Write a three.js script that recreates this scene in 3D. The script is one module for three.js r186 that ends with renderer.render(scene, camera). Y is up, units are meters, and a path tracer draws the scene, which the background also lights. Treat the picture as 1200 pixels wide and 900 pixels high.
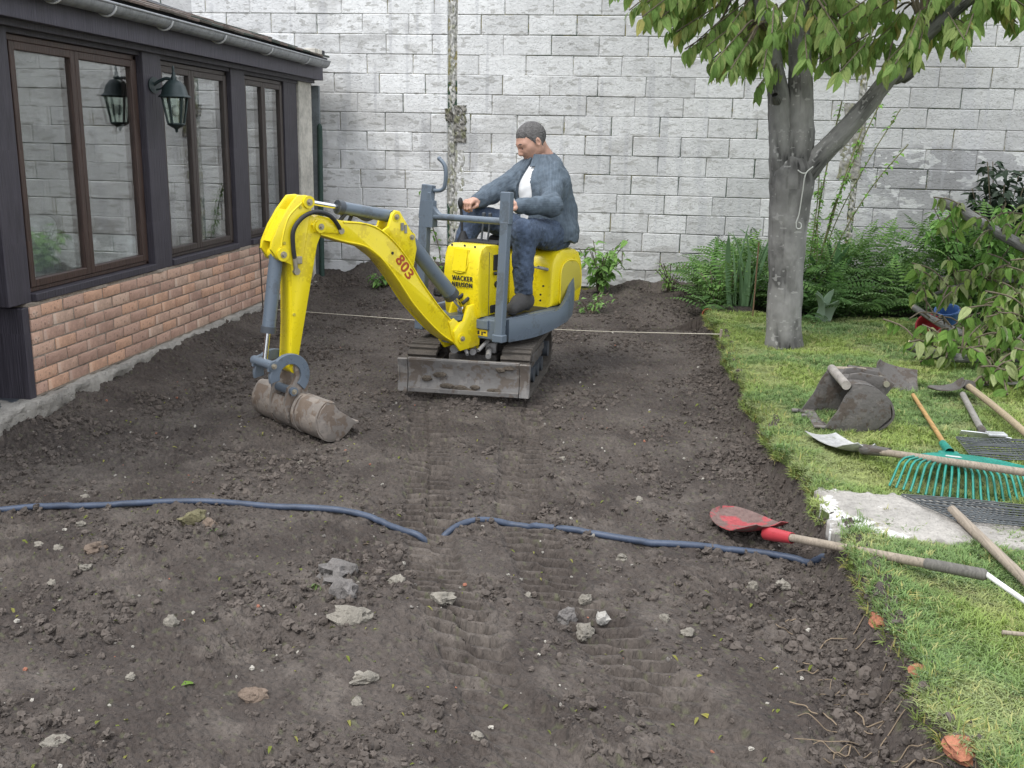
import * as THREE from 'three';
import { RoundedBoxGeometry } from 'three/addons/geometries/RoundedBoxGeometry.js';
import { mergeGeometries, mergeVertices, toCreasedNormals } from 'three/addons/utils/BufferGeometryUtils.js';
import { FontLoader } from 'three/addons/loaders/FontLoader.js';
import { TextGeometry } from 'three/addons/geometries/TextGeometry.js';
import { createNoise2D, createNoise3D } from 'simplex-noise';

// ---------------------------------------------------------------- camera, sky, sun, exposure
const scene = new THREE.Scene();
const camera = new THREE.PerspectiveCamera(42.4, 4 / 3, 0.05, 400);
{
  const pitch = 0.23997, yaw = 0.11525, roll = 0.02096;
  const fwd = new THREE.Vector3(-Math.sin(yaw), 0, -Math.cos(yaw)), right = new THREE.Vector3(Math.cos(yaw), 0, -Math.sin(yaw)), up = new THREE.Vector3(0, 1, 0);
  const f2 = fwd.clone().multiplyScalar(Math.cos(pitch)).addScaledVector(up, -Math.sin(pitch)), u2 = up.clone().multiplyScalar(Math.cos(pitch)).addScaledVector(fwd, Math.sin(pitch));
  const r3 = right.clone().multiplyScalar(Math.cos(roll)).addScaledVector(u2, Math.sin(roll)), u3 = u2.clone().multiplyScalar(Math.cos(roll)).addScaledVector(right, -Math.sin(roll));
  camera.quaternion.setFromRotationMatrix(new THREE.Matrix4().makeBasis(r3, u3, f2.clone().negate()));
  camera.position.set(0, 1.6, 0);
}
const SKY_LEVEL = 0.92, SUN_LEVEL = 1.1, EXPOSURE = 1.98;
const sunDir = new THREE.Vector3(-0.42, 1, 0.5).normalize();
const renderer = new THREE.WebGLRenderer({ antialias: true });
renderer.toneMapping = THREE.LinearToneMapping;
renderer.toneMappingExposure = EXPOSURE;
renderer.shadowMap.enabled = true;
const sun = new THREE.DirectionalLight(new THREE.Color(1, 0.98, 0.95), SUN_LEVEL);
sun.position.copy(sunDir).multiplyScalar(30); sun.target.position.set(0, 0, -6); sun.position.z -= 6;
sun.castShadow = true; sun.shadow.radius = 30; sun.shadow.mapSize.set(2048, 2048);
Object.assign(sun.shadow.camera, { left: -9, right: 9, top: 9, bottom: -9, near: 1, far: 60 });
scene.add(sun, sun.target);

// ---------------------------------------------------------------- random, noise, textures
function rng(seed) { let s = seed >>> 0; return () => { s = (s + 0x6d2b79f5) >>> 0; let t = Math.imul(s ^ (s >>> 15), 1 | s); t = (t + Math.imul(t ^ (t >>> 7), 61 | t)) ^ t; return ((t ^ (t >>> 14)) >>> 0) / 4294967296; }; }
const R = rng(20240501), rr = (a, b) => a + (b - a) * R(), pick = (a) => a[Math.floor(R() * a.length)];
const n2 = createNoise2D(rng(11)), n3 = createNoise3D(rng(12));
const fbm = (x, y, o = 4) => { let s = 0, a = 0.5, f = 1; for (let i = 0; i < o; i++) { s += a * n2(x * f + i * 17.3, y * f - i * 9.1); a *= 0.5; f *= 2.03; } return s; };
const clamp = (x, a = 0, b = 1) => Math.min(b, Math.max(a, x)), lerp = (a, b, t) => a + (b - a) * t, sstep = (x, a, b) => { const t = clamp((x - a) / (b - a)); return t * t * (3 - 2 * t); };
const V = (x, y, z) => new THREE.Vector3(x, y, z);
// periodic noise: a circle in each axis would need 4-D, so a lattice with wrap is used
const LAT = (() => { const r = rng(77), a = new Float32Array(65536); for (let i = 0; i < a.length; i++) a[i] = r() * 2 - 1; return a; })();
function pn(x, y, p, s = 0) { const ix = Math.floor(x), iy = Math.floor(y), fx = x - ix, fy = y - iy, u = fx * fx * (3 - 2 * fx), v = fy * fy * (3 - 2 * fy), m = (a) => ((a % p) + p) % p, g = (a, b) => LAT[(m(a) * 131 + m(b) * 7919 + s * 2741) & 65535]; return lerp(lerp(g(ix, iy), g(ix + 1, iy), u), lerp(g(ix, iy + 1), g(ix + 1, iy + 1), u), v); }
function pfbm(u, v, p, o = 5, s = 0) { let r = 0, a = 0.5; for (let i = 0; i < o; i++) { r += a * pn(u * p, v * p, p, s + i); a *= 0.55; p *= 2; } return r; }
const toS = (c) => (c <= 0.0031308 ? c * 12.92 : 1.055 * Math.pow(c, 1 / 2.4) - 0.055);
function tex(w, h, fn, color) {
  const d = new Uint8Array(w * h * 4);
  for (let y = 0; y < h; y++) for (let x = 0; x < w; x++) { const c = fn((x + 0.5) / w, (y + 0.5) / h), i = (y * w + x) * 4; for (let k = 0; k < 3; k++) { const v = clamp(Array.isArray(c) ? c[k] : c); d[i + k] = Math.round(255 * (color ? toS(v) : v)); } d[i + 3] = 255; }
  const t = new THREE.DataTexture(d, w, h); t.wrapS = t.wrapT = THREE.RepeatWrapping; t.magFilter = THREE.LinearFilter; t.minFilter = THREE.LinearMipmapLinearFilter; t.generateMipmaps = true;
  if (color) t.colorSpace = THREE.SRGBColorSpace; t.needsUpdate = true; return t;
}
const rep = (t, x, y = x) => { const c = t.clone(); c.repeat.set(x, y); c.needsUpdate = true; return c; };
const mix3 = (a, b, t) => [lerp(a[0], b[0], t), lerp(a[1], b[1], t), lerp(a[2], b[2], t)];
const mul3 = (a, k) => [a[0] * k, a[1] * k, a[2] * k];

{ // overcast sky: bright, slightly cool, brighter overhead, with soft cloud structure
  const W = 512, H = 256, d = new Float32Array(W * H * 4);
  for (let y = 0; y < H; y++) for (let x = 0; x < W; x++) {
    const el = ((y + 0.5) / H - 0.5) * Math.PI, az = ((x + 0.5) / W) * Math.PI * 2, dx = Math.cos(az) * Math.cos(el), dy = Math.sin(el), dz = Math.sin(az) * Math.cos(el);
    const c = n3(dx * 2.2, dy * 4, dz * 2.2) * 0.5 + n3(dx * 5, dy * 9, dz * 5) * 0.25, k = (0.78 + 0.3 * Math.max(0, dy)) * (1 + 0.16 * c) * SKY_LEVEL, i = (y * W + x) * 4, b = dy < -0.02 ? 0.25 : 1;
    d[i] = k * 0.95 * b; d[i + 1] = k * 1.0 * b; d[i + 2] = k * 1.09 * b; d[i + 3] = 1;
  }
  const t = new THREE.DataTexture(d, W, H, THREE.RGBAFormat, THREE.FloatType); t.mapping = THREE.EquirectangularReflectionMapping; t.magFilter = THREE.LinearFilter; t.needsUpdate = true;
  scene.background = t; scene.environment = t;
}

// general textures
const T = {};
T.grain = tex(512, 512, (u, v) => 0.5 + 0.55 * pfbm(u, v, 12, 6, 3));
T.pits = tex(512, 512, (u, v) => { const a = pfbm(u, v, 24, 4, 9), b = pfbm(u, v, 60, 2, 5); return clamp(0.65 + 0.35 * a - (b > 0.33 ? 0.5 : 0)); });
T.mottle = tex(512, 512, (u, v) => { const a = pfbm(u, v, 5, 5, 21), b = pfbm(u, v, 40, 3, 2); return mul3([1, 0.99, 0.97], clamp(0.82 + 0.36 * a + 0.2 * b)); }, true);
T.wood = tex(512, 512, (u, v) => { const g = pfbm(u * 14, v, 6, 4, 31) * 0.5 + 0.5 * pn(u * 90, v * 4, 90, 3); return mul3([1, 0.96, 0.92], clamp(0.8 + 0.4 * g)); }, true);
T.woodBump = tex(512, 512, (u, v) => 0.5 + 0.4 * pn(u * 96, v * 3, 96, 3) + 0.25 * pn(u * 192, v * 8, 192, 8));
T.dirtyPaint = tex(512, 512, (u, v) => { const a = pfbm(u, v, 6, 6, 41), s = pfbm(u * 1, v, 48, 3, 44), k = sstep(a + 0.35 * s, 0.22, 0.5) * 0.34; return mix3([1, 1, 1], [0.5, 0.42, 0.32], k + (s > 0.5 ? 0.2 : 0)); }, true);
T.roughVar = tex(256, 256, (u, v) => clamp(0.75 + 0.45 * pfbm(u, v, 8, 5, 51)));
T.steel = tex(512, 512, (u, v) => { const a = pfbm(u, v, 7, 6, 61), b = pfbm(u * 1, v, 32, 4, 66), mud = sstep(a + 0.3 * b, 0.02, 0.25), pale = sstep(pfbm(u, v, 10, 5, 67), 0.2, 0.3); return mix3(mix3([0.165, 0.155, 0.148], [0.125, 0.103, 0.085], mud), [0.25, 0.235, 0.215], pale * 0.5); }, true);
T.bark = tex(512, 512, (u, v) => { const a = pfbm(u, v, 8, 5, 71), l = pn(u * 30, v * 90, 30, 4), len = l > 0.62 && pn(u * 9, v * 30, 9, 2) > 0.1 ? 1 : 0; return mix3(mul3([0.155, 0.15, 0.14], 1 + 0.75 * a), [0.34, 0.33, 0.31], len * 0.6 + sstep(pfbm(u, v, 5, 5, 78), 0.1, 0.4) * 0.35 - sstep(pn(u * 36, v * 9, 36, 7) + 0.6 * pfbm(u, v, 20, 3, 79), 0.3, 0.7) * 0.22); }, true);
T.barkBump = tex(512, 512, (u, v) => 0.45 + 0.12 * pn(u * 12, v * 48, 12, 2) + 0.55 * pfbm(u, v, 14, 5, 73));
T.redDirt = tex(256, 256, (u, v) => { const a = pfbm(u, v, 5, 6, 141), b = pfbm(u, v, 30, 3, 145), k = sstep(a + 0.4 * b, -0.26, 0.06); return mix3(mul3([0.36, 0.06, 0.065], 1 + 0.3 * b), mul3([0.13, 0.1, 0.085], 1 + 0.4 * b), k * 0.9); }, true);
T.leaf = tex(128, 256, (u, v) => { const d = Math.abs(u - 0.5), vein = Math.abs(((v * 9 - d * 7) % 1 + 1) % 1 - 0.5) < 0.07 ? 1 : 0, mid = d < 0.03 ? 1 : 0, n = pfbm(u, v, 8, 4, 81); return mul3(mix3([1, 1, 1], [1.0, 1.0, 0.8], 0), clamp(0.68 + 0.25 * n + 0.14 * vein + 0.25 * mid)); }, true);
T.cloth = tex(256, 256, (u, v) => { const st = Math.abs(((u * 20) % 1) - 0.5) < 0.06 ? 1 : 0, n = pfbm(u, v, 10, 5, 91); return mix3(mul3([0.092, 0.118, 0.146], 1 + 0.5 * n), [0.2, 0.23, 0.26], st * 0.3); }, true);
T.denim = tex(256, 256, (u, v) => { const n = pfbm(u, v, 6, 5, 95), w = pn(u * 120, v * 120, 120, 7); return mul3([0.062, 0.085, 0.13], 1 + 0.7 * n + 0.2 * w); }, true);
T.skin = tex(128, 128, (u, v) => mul3([0.52, 0.3, 0.22], 1 + 0.22 * pfbm(u, v, 8, 4, 99)), true);

// ---------------------------------------------------------------- materials
const std = (o) => new THREE.MeshStandardMaterial({ roughness: 0.8, ...o });
const C = (r, g, b) => new THREE.Color().setRGB(r, g, b);
const M = {
  yellow: new THREE.MeshPhysicalMaterial({ color: C(0.84, 0.67, 0.012), map: rep(T.dirtyPaint, 1.7), roughness: 0.42, roughnessMap: T.roughVar, clearcoat: 0.25, clearcoatRoughness: 0.35 }),
  yellowDull: std({ color: C(0.5, 0.42, 0.05), map: rep(T.dirtyPaint, 3), roughness: 0.65 }),
  grey: std({ color: C(0.125, 0.155, 0.19), map: rep(T.dirtyPaint, 2.3), roughness: 0.5, roughnessMap: T.roughVar }),
  greyDark: std({ color: C(0.06, 0.068, 0.078), map: rep(T.dirtyPaint, 3), roughness: 0.55 }),
  black: std({ color: C(0.022, 0.022, 0.024), roughness: 0.6 }),
  rubber: std({ color: C(0.095, 0.082, 0.07), map: rep(T.mottle, 3), bumpMap: rep(T.grain, 3), bumpScale: 0.006, roughness: 0.95 }),
  chrome: std({ color: C(0.75, 0.75, 0.76), metalness: 1, roughness: 0.18 }),
  pinSteel: std({ color: C(0.4, 0.36, 0.28), metalness: 0.7, roughness: 0.45 }),
  worn: std({ map: rep(T.steel, 1.6), bumpMap: rep(T.grain, 2), bumpScale: 0.004, roughness: 0.72, metalness: 0.1 }),
  bucket: std({ color: C(1.25, 1.15, 1.05), map: rep(T.steel, 2.2), bumpMap: rep(T.grain, 3), bumpScale: 0.004, roughness: 0.8 }),
  dirtySteel: std({ color: C(0.62, 0.6, 0.58), map: rep(T.steel, 2.7), bumpMap: rep(T.grain, 4), bumpScale: 0.004, roughness: 0.85 }),
  paleSteel: std({ color: C(0.36, 0.35, 0.34), map: rep(T.mottle, 4), roughness: 0.5, metalness: 0.25 }),
  brightSteel: std({ color: C(0.72, 0.73, 0.75), map: rep(T.mottle, 4), roughness: 0.35, metalness: 0.5 }),
  darkWood: std({ color: C(0.06, 0.055, 0.072), map: rep(T.wood, 2), bumpMap: rep(T.woodBump, 2), bumpScale: 0.002, roughness: 0.6 }),
  brownWood: std({ color: C(0.07, 0.042, 0.034), map: rep(T.wood, 2), bumpMap: rep(T.woodBump, 2), bumpScale: 0.002, roughness: 0.5 }),
  greyWood: std({ color: C(0.36, 0.31, 0.25), map: rep(T.wood, 3), bumpMap: rep(T.woodBump, 3), bumpScale: 0.001, roughness: 0.8 }),
  tanWood: std({ color: C(0.5, 0.31, 0.12), map: rep(T.wood, 3), roughness: 0.7 }),
  zinc: std({ color: C(0.33, 0.34, 0.36), map: rep(T.mottle, 1.5), roughness: 0.5, metalness: 0.25 }),
  plaster: std({ color: C(0.66, 0.63, 0.57), map: rep(T.mottle, 1.2), bumpMap: rep(T.grain, 2), bumpScale: 0.004, roughness: 0.95 }),
  concrete: std({ color: C(0.33, 0.31, 0.28), map: rep(T.mottle, 1.4), bumpMap: rep(T.pits, 1.6), bumpScale: 0.006, roughness: 0.95 }),
  mortar: std({ color: C(0.33, 0.28, 0.23), map: rep(T.mottle, 2), bumpMap: rep(T.grain, 4), bumpScale: 0.008, roughness: 1 }),
  jointDark: std({ color: C(0.1, 0.105, 0.07), map: rep(T.mottle, 2), bumpMap: rep(T.grain, 4), bumpScale: 0.01, roughness: 1 }),
  vertexRough: std({ vertexColors: true, bumpMap: rep(T.grain, 3), bumpScale: 0.006, roughness: 0.96 }),
  vertexPlain: std({ vertexColors: true, roughness: 0.9 }),
  glass: new THREE.MeshPhysicalMaterial({ color: C(0.93, 0.97, 0.97), transmission: 1, thickness: 0, roughness: 0.012, ior: 2.6 }),
  lampGlass: new THREE.MeshPhysicalMaterial({ color: C(0.86, 0.93, 0.88), transmission: 1, thickness: 0, roughness: 0.12, ior: 1.5 }),
  lampMetal: std({ color: C(0.02, 0.035, 0.035), roughness: 0.5 }),
  bark: std({ map: T.bark, bumpMap: T.barkBump, bumpScale: 0.006, roughness: 0.95 }),
  twig: std({ color: C(0.16, 0.13, 0.09), bumpMap: T.barkBump, bumpScale: 0.004, roughness: 0.95 }),
  hose: std({ color: C(0.055, 0.075, 0.12), map: rep(T.mottle, 4), roughness: 0.5 }),
  red: std({ color: C(0.42, 0.04, 0.05), map: rep(T.dirtyPaint, 4), roughness: 0.5 }),
  redBlade: std({ map: rep(T.redDirt, 2.4), bumpMap: rep(T.grain, 5), bumpScale: 0.006, roughness: 0.7 }),
  teal: new THREE.MeshPhysicalMaterial({ color: C(0.02, 0.27, 0.21), map: rep(T.mottle, 4), roughness: 0.42 }),
  blue: std({ color: C(0.06, 0.16, 0.42), map: rep(T.mottle, 5), roughness: 0.5 }),
  netting: std({ color: C(0.1, 0.11, 0.115), map: rep(T.mottle, 5), roughness: 0.8 }),
  whitePaint: std({ color: C(0.72, 0.72, 0.7), map: rep(T.mottle, 3), roughness: 0.6 }),
  rope: std({ color: C(0.55, 0.5, 0.4), roughness: 0.9 }),
  greenMetal: std({ color: C(0.035, 0.075, 0.06), map: rep(T.mottle, 2), roughness: 0.7 }),
  dark: std({ color: C(0.05, 0.05, 0.055), roughness: 0.9 }),
};
const leafMat = (r, g, b) => new THREE.MeshPhysicalMaterial({ color: C(r, g, b), map: T.leaf, transmission: 0.42, thickness: 0, roughness: 0.85, specularIntensity: 0.3, side: THREE.DoubleSide });

// ---------------------------------------------------------------- building helpers
const used = {};
function numbered(n) { const k = used[n] = (used[n] ?? -1) + 1; return k ? n + '_' + String(k).padStart(3, '0') : n; }
function boxUV(g0, k = 1, ox = 0, oy = 0) {   // metres, by the dominant direction of each face
  const g = g0.index ? g0.toNonIndexed() : g0, p = g.attributes.position, uv = new Float32Array(p.count * 2), a = V(), b = V(), c = V(), n = V();
  for (let i = 0; i < p.count; i += 3) {
    a.fromBufferAttribute(p, i); b.fromBufferAttribute(p, i + 1); c.fromBufferAttribute(p, i + 2);
    n.copy(b).sub(a).cross(c.clone().sub(a)); const ax = Math.abs(n.x), ay = Math.abs(n.y), az = Math.abs(n.z);
    [a, b, c].forEach((q, j) => { let u, v; if (ax >= ay && ax >= az) { u = q.z; v = q.y; } else if (ay >= az) { u = q.x; v = q.z; } else { u = q.x; v = q.y; } uv[(i + j) * 2] = u * k + ox; uv[(i + j) * 2 + 1] = v * k + oy; });
  }
  g.setAttribute('uv', new THREE.BufferAttribute(uv, 2)); return g;
}
function strip(g) { const o = g.index ? g.toNonIndexed() : g.clone(); for (const k of Object.keys(o.attributes)) if (!['position', 'normal', 'uv', 'color'].includes(k)) o.deleteAttribute(k); return o; }
function join(gs) { const l = [].concat(gs).map(strip); if (l.length === 1) return l[0]; const hasC = l.some((g) => g.attributes.color); for (const g of l) { if (!g.attributes.uv) g.setAttribute('uv', new THREE.BufferAttribute(new Float32Array(g.attributes.position.count * 2), 2)); if (!hasC) g.deleteAttribute('color'); if (!g.attributes.normal) g.computeVertexNormals(); } return mergeGeometries(l); }
function obj(name, gs, mat, parent = scene, uv = 1) {
  let g = join(gs); if (uv) g = boxUV(g, uv);
  const m = new THREE.Mesh(g, mat); m.name = numbered(name); m.castShadow = m.receiveShadow = true; parent.add(m); return m;
}
function tag(o, label, category, group, kind) { o.userData.label = label; if (category) o.userData.category = category; if (group) o.userData.group = group; if (kind) o.userData.kind = kind; return o; }
function thing(name, label, category, p = [0, 0, 0], ry = 0, group) { const o = new THREE.Group(); o.name = numbered(name); o.position.set(...p); o.rotation.y = ry; scene.add(o); return tag(o, label, category, group); }
const rbox = (w, h, d, x = 0, y = 0, z = 0, r = 0.006, s = 2) => { const g = new RoundedBoxGeometry(w, h, d, s, Math.min(r, w / 2.01, h / 2.01, d / 2.01)); g.translate(x, y, z); return g; };
const rot = (g, x = 0, y = 0, z = 0) => g.applyMatrix4(new THREE.Matrix4().makeRotationFromEuler(new THREE.Euler(x, y, z)));
const mv = (g, x, y, z) => g.translate(x, y, z);
function rod(a, b, r1, r2 = r1, seg = 12, cap = true) { a = V(...a); b = V(...b); const L = a.distanceTo(b), g = new THREE.CylinderGeometry(r2, r1, L, seg, 1, !cap); g.translate(0, L / 2, 0); g.applyQuaternion(new THREE.Quaternion().setFromUnitVectors(V(0, 1, 0), b.clone().sub(a).normalize())); return g.translate(a.x, a.y, a.z); }
function tube(pts, r, seg = 40, rs = 8, closed = false) { return new THREE.TubeGeometry(new THREE.CatmullRomCurve3(pts.map((p) => V(...p)), closed, 'centripetal'), seg, r, rs, closed); }
function bar(a, b, w, h, ref = [0, 1, 0], rad = 0.006) { // a square bar from a to b, h along ref
  a = V(...a); b = V(...b); const y = b.clone().sub(a), L = y.length(); y.normalize(); const z = V(...ref).addScaledVector(y, -V(...ref).dot(y)).normalize(), x = y.clone().cross(z);
  const g = rbox(w, L, h, 0, 0, 0, rad); g.applyMatrix4(new THREE.Matrix4().makeBasis(x, y, z).setPosition(a.clone().add(b).multiplyScalar(0.5))); return g;
}
// a tapering limb through points [x, y, z, r] with bark uv and some unevenness
function limb(pts, seg, rs, wob = 0.1, seed = 1) {
  const c = new THREE.CatmullRomCurve3(pts.map((p) => V(p[0], p[1], p[2])), false, 'centripetal'), rad = (t) => { const s = t * (pts.length - 1), i = Math.min(pts.length - 2, Math.floor(s)); return lerp(pts[i][3], pts[i + 1][3], s - i); };
  const fr = c.computeFrenetFrames(seg, false), pos = [], uv = [], ix = []; let len = 0, prev = null;
  for (let i = 0; i <= seg; i++) { const t = i / seg, p = c.getPoint(t); if (prev) len += p.distanceTo(prev); prev = p; const r = rad(t);
    const T0 = c.getTangent(t), N = V(1, 0, 0).addScaledVector(T0, -T0.x).normalize(), B = T0.clone().cross(N);
    for (let j = 0; j <= rs; j++) { const a = (j / rs) * Math.PI * 2, k = r * (1 + wob * n3(Math.cos(a) * 1.3 + seed * 7, Math.sin(a) * 1.3, len * 4) + wob * 0.4 * n3(Math.cos(a) * 4 + seed, Math.sin(a) * 4, len * 14)); pos.push(p.x + k * (N.x * Math.cos(a) + B.x * Math.sin(a)), p.y + k * (N.y * Math.cos(a) + B.y * Math.sin(a)), p.z + k * (N.z * Math.cos(a) + B.z * Math.sin(a))); uv.push((j / rs) * 1, len / 1.3); } }
  for (let i = 0; i < seg; i++) for (let j = 0; j < rs; j++) { const a = i * (rs + 1) + j, b = a + rs + 1; ix.push(a, a + 1, b, a + 1, b + 1, b); }
  const g = new THREE.BufferGeometry(); g.setAttribute('position', new THREE.Float32BufferAttribute(pos, 3)); g.setAttribute('uv', new THREE.Float32BufferAttribute(uv, 2)); g.setIndex(ix); g.computeVertexNormals(); return g;
}
// a sheet with thickness from fn(u, v) -> [x, y, z]
function sheet(fn, nu, nv, th, color) {
  const P = [], N = [], e = 1e-3; for (let i = 0; i <= nu; i++) for (let j = 0; j <= nv; j++) { const u = i / nu, v = j / nv, p = V(...fn(u, v)), a = V(...fn(Math.min(1, u + e), v)).sub(V(...fn(Math.max(0, u - e), v))), b = V(...fn(u, Math.min(1, v + e))).sub(V(...fn(u, Math.max(0, v - e)))); N.push(a.cross(b).normalize()); P.push(p); }
  const pos = [], uv = [], ix = [], W1 = nv + 1, n = P.length; for (const s of [0.5, -0.5]) P.forEach((p, k) => { pos.push(p.x + N[k].x * th * s, p.y + N[k].y * th * s, p.z + N[k].z * th * s); uv.push(Math.floor(k / W1) / nu, (k % W1) / nv); });
  const q = (a, b, c, d) => ix.push(a, b, c, a, c, d);
  for (let i = 0; i < nu; i++) for (let j = 0; j < nv; j++) { const a = i * W1 + j; q(a, a + W1, a + W1 + 1, a + 1); q(n + a, n + a + 1, n + a + W1 + 1, n + a + W1); }
  for (let i = 0; i < nu; i++) { const a = i * W1, b = a + nv; q(a, n + a, n + a + W1, a + W1); q(b, b + W1, n + b + W1, n + b); }
  for (let j = 0; j < nv; j++) { const b = nu * W1 + j; q(j, j + 1, n + j + 1, n + j); q(b, n + b, n + b + 1, b + 1); }
  const g = new THREE.BufferGeometry(); g.setAttribute('position', new THREE.Float32BufferAttribute(pos, 3)); g.setAttribute('uv', new THREE.Float32BufferAttribute(uv, 2)); g.setIndex(ix); return toCreasedNormals(g, 0.7);
}
// extrude a profile given as [a, b] points: a -> z, b -> y, thickness along x centred on x0
function plate(pts, w, x0 = 0, bev = 0.004, curve = false, holes = []) {
  const s = new THREE.Shape(); if (curve) { s.setFromPoints(new THREE.SplineCurve(pts.map((p) => new THREE.Vector2(...p))).getPoints(curve)); } else s.setFromPoints(pts.map((p) => new THREE.Vector2(...p)));
  for (const h of holes) { const c = new THREE.Path(); c.absarc(h[0], h[1], h[2], 0, Math.PI * 2, true); s.holes.push(c); }
  const g = new THREE.ExtrudeGeometry(s, { depth: Math.max(1e-4, w - 2 * bev), bevelEnabled: bev > 0, bevelThickness: bev, bevelSize: bev * 0.9, bevelOffset: -bev * 0.9, bevelSegments: 2, curveSegments: 12 });
  g.translate(0, 0, -(w - 2 * bev) / 2); // x->z , z->-x
  g.applyMatrix4(new THREE.Matrix4().set(0, 0, -1, x0, 0, 1, 0, 0, 1, 0, 0, 0, 0, 0, 0, 1)); return toCreasedNormals(strip(g), 0.6);
}
const font = await new FontLoader().loadAsync('fonts/droid/droid_sans_bold.typeface.json');
function text(s, size, depth = 0.003) { const g = new TextGeometry(s, { font, size, depth, curveSegments: 4 }); g.computeBoundingBox(); const b = g.boundingBox; return g.translate(-(b.max.x + b.min.x) / 2, -(b.max.y + b.min.y) / 2, 0); }
// an instanced scatter
function scatter(name, geo, mat, list, parent = scene) { const m = new THREE.InstancedMesh(geo, mat, list.length); m.name = numbered(name); const o = new THREE.Object3D(), c = new THREE.Color(); list.forEach((e, i) => { o.position.set(...e.p); o.rotation.set(...(e.r ?? [0, 0, 0])); if (typeof e.s === 'number') o.scale.setScalar(e.s); else o.scale.set(...e.s); o.updateMatrix(); m.setMatrixAt(i, o.matrix); if (e.c) m.setColorAt(i, c.setRGB(...e.c)); }); m.castShadow = m.receiveShadow = true; m.userData.kind = 'stuff'; parent.add(m); return m; }
function rock(seed, sx = 1, sy = 1, sz = 1, det = 2, am = 0.28, angular = 0.5) { const g = mergeVertices(new THREE.IcosahedronGeometry(1, det).deleteAttribute('uv').deleteAttribute('normal')), p = g.attributes.position, v = V(); for (let i = 0; i < p.count; i++) { v.fromBufferAttribute(p, i); let k = 1 + am * n3(v.x * 1.2 + seed * 3.7, v.y * 1.2, v.z * 1.2 + seed) + am * 0.45 * n3(v.x * 3 + seed, v.y * 3 - seed, v.z * 3) + am * 0.2 * n3(v.x * 8, v.y * 8 + seed, v.z * 8); for (let q = 0; q < 5; q++) { const d = V(n2(seed * 1.7 + q, 1), n2(seed + q * 3, 5), n2(seed * 2 + q, 9)).normalize(), t = v.dot(d); if (t * k > 0.72) k = lerp(k, 0.72 / t, angular); } p.setXYZ(i, v.x * k * sx, v.y * k * sy, v.z * k * sz); } return toCreasedNormals(g.toNonIndexed(), 0.5); }

// ---------------------------------------------------------------- the ground
const EDGE = [[-8.9, 0.72], [-8.5, 0.73], [-7, 0.74], [-5.04, 0.775], [-4.4, 0.83], [-4.07, 0.85], [-3.6, 0.84], [-3.06, 0.885], [-2.45, 0.885], [-1.9, 0.9], [2, 0.9]];
const edgeX = (z) => { let i = 0; while (i < EDGE.length - 2 && z > EDGE[i + 1][0]) i++; const t = clamp((z - EDGE[i][0]) / (EDGE[i + 1][0] - EDGE[i][0])); return lerp(EDGE[i][1], EDGE[i + 1][1], t) + 0.035 * n2(z * 1.7, 4) + 0.02 * n2(z * 6, 8); };
const lawnY = (x, z) => 0.17 + 0.02 * n2(x * 0.8, z * 0.8) + 0.008 * n2(x * 3, z * 3);
const TRACKS = [[[-6.1, -1.215], [-5.8, -1.205], [-5, -1.02], [-3.95, -0.82], [-3.2, -0.6], [-2.6, -0.32], [-2, 0.05]], [[-6.1, -0.61], [-5.8, -0.6], [-5, -0.52], [-4.1, -0.44], [-3.4, -0.22], [-2.75, 0.15], [-2.3, 0.42]]];
function trackAt(x, z) { // [closeness 0..1, distance along]
  let best = 0, s = 0, o = 0; for (const T0 of TRACKS) { if (z < T0[0][0] || z > T0[T0.length - 1][0]) continue; let i = 0; while (z > T0[i + 1][0]) i++; const t = (z - T0[i][0]) / (T0[i + 1][0] - T0[i][0]), cx = lerp(T0[i][1], T0[i + 1][1], t), sl = (T0[i + 1][1] - T0[i][1]) / (T0[i + 1][0] - T0[i][0]), c = 1 / Math.hypot(1, sl), d = Math.abs(x - cx) * c; const k = 1 - sstep(d, 0.085, 0.12); if (k > best) { best = k; s = z; o = 1 - sstep(x - cx, -0.012, 0.012); } } return [best, s, o];
}
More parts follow.
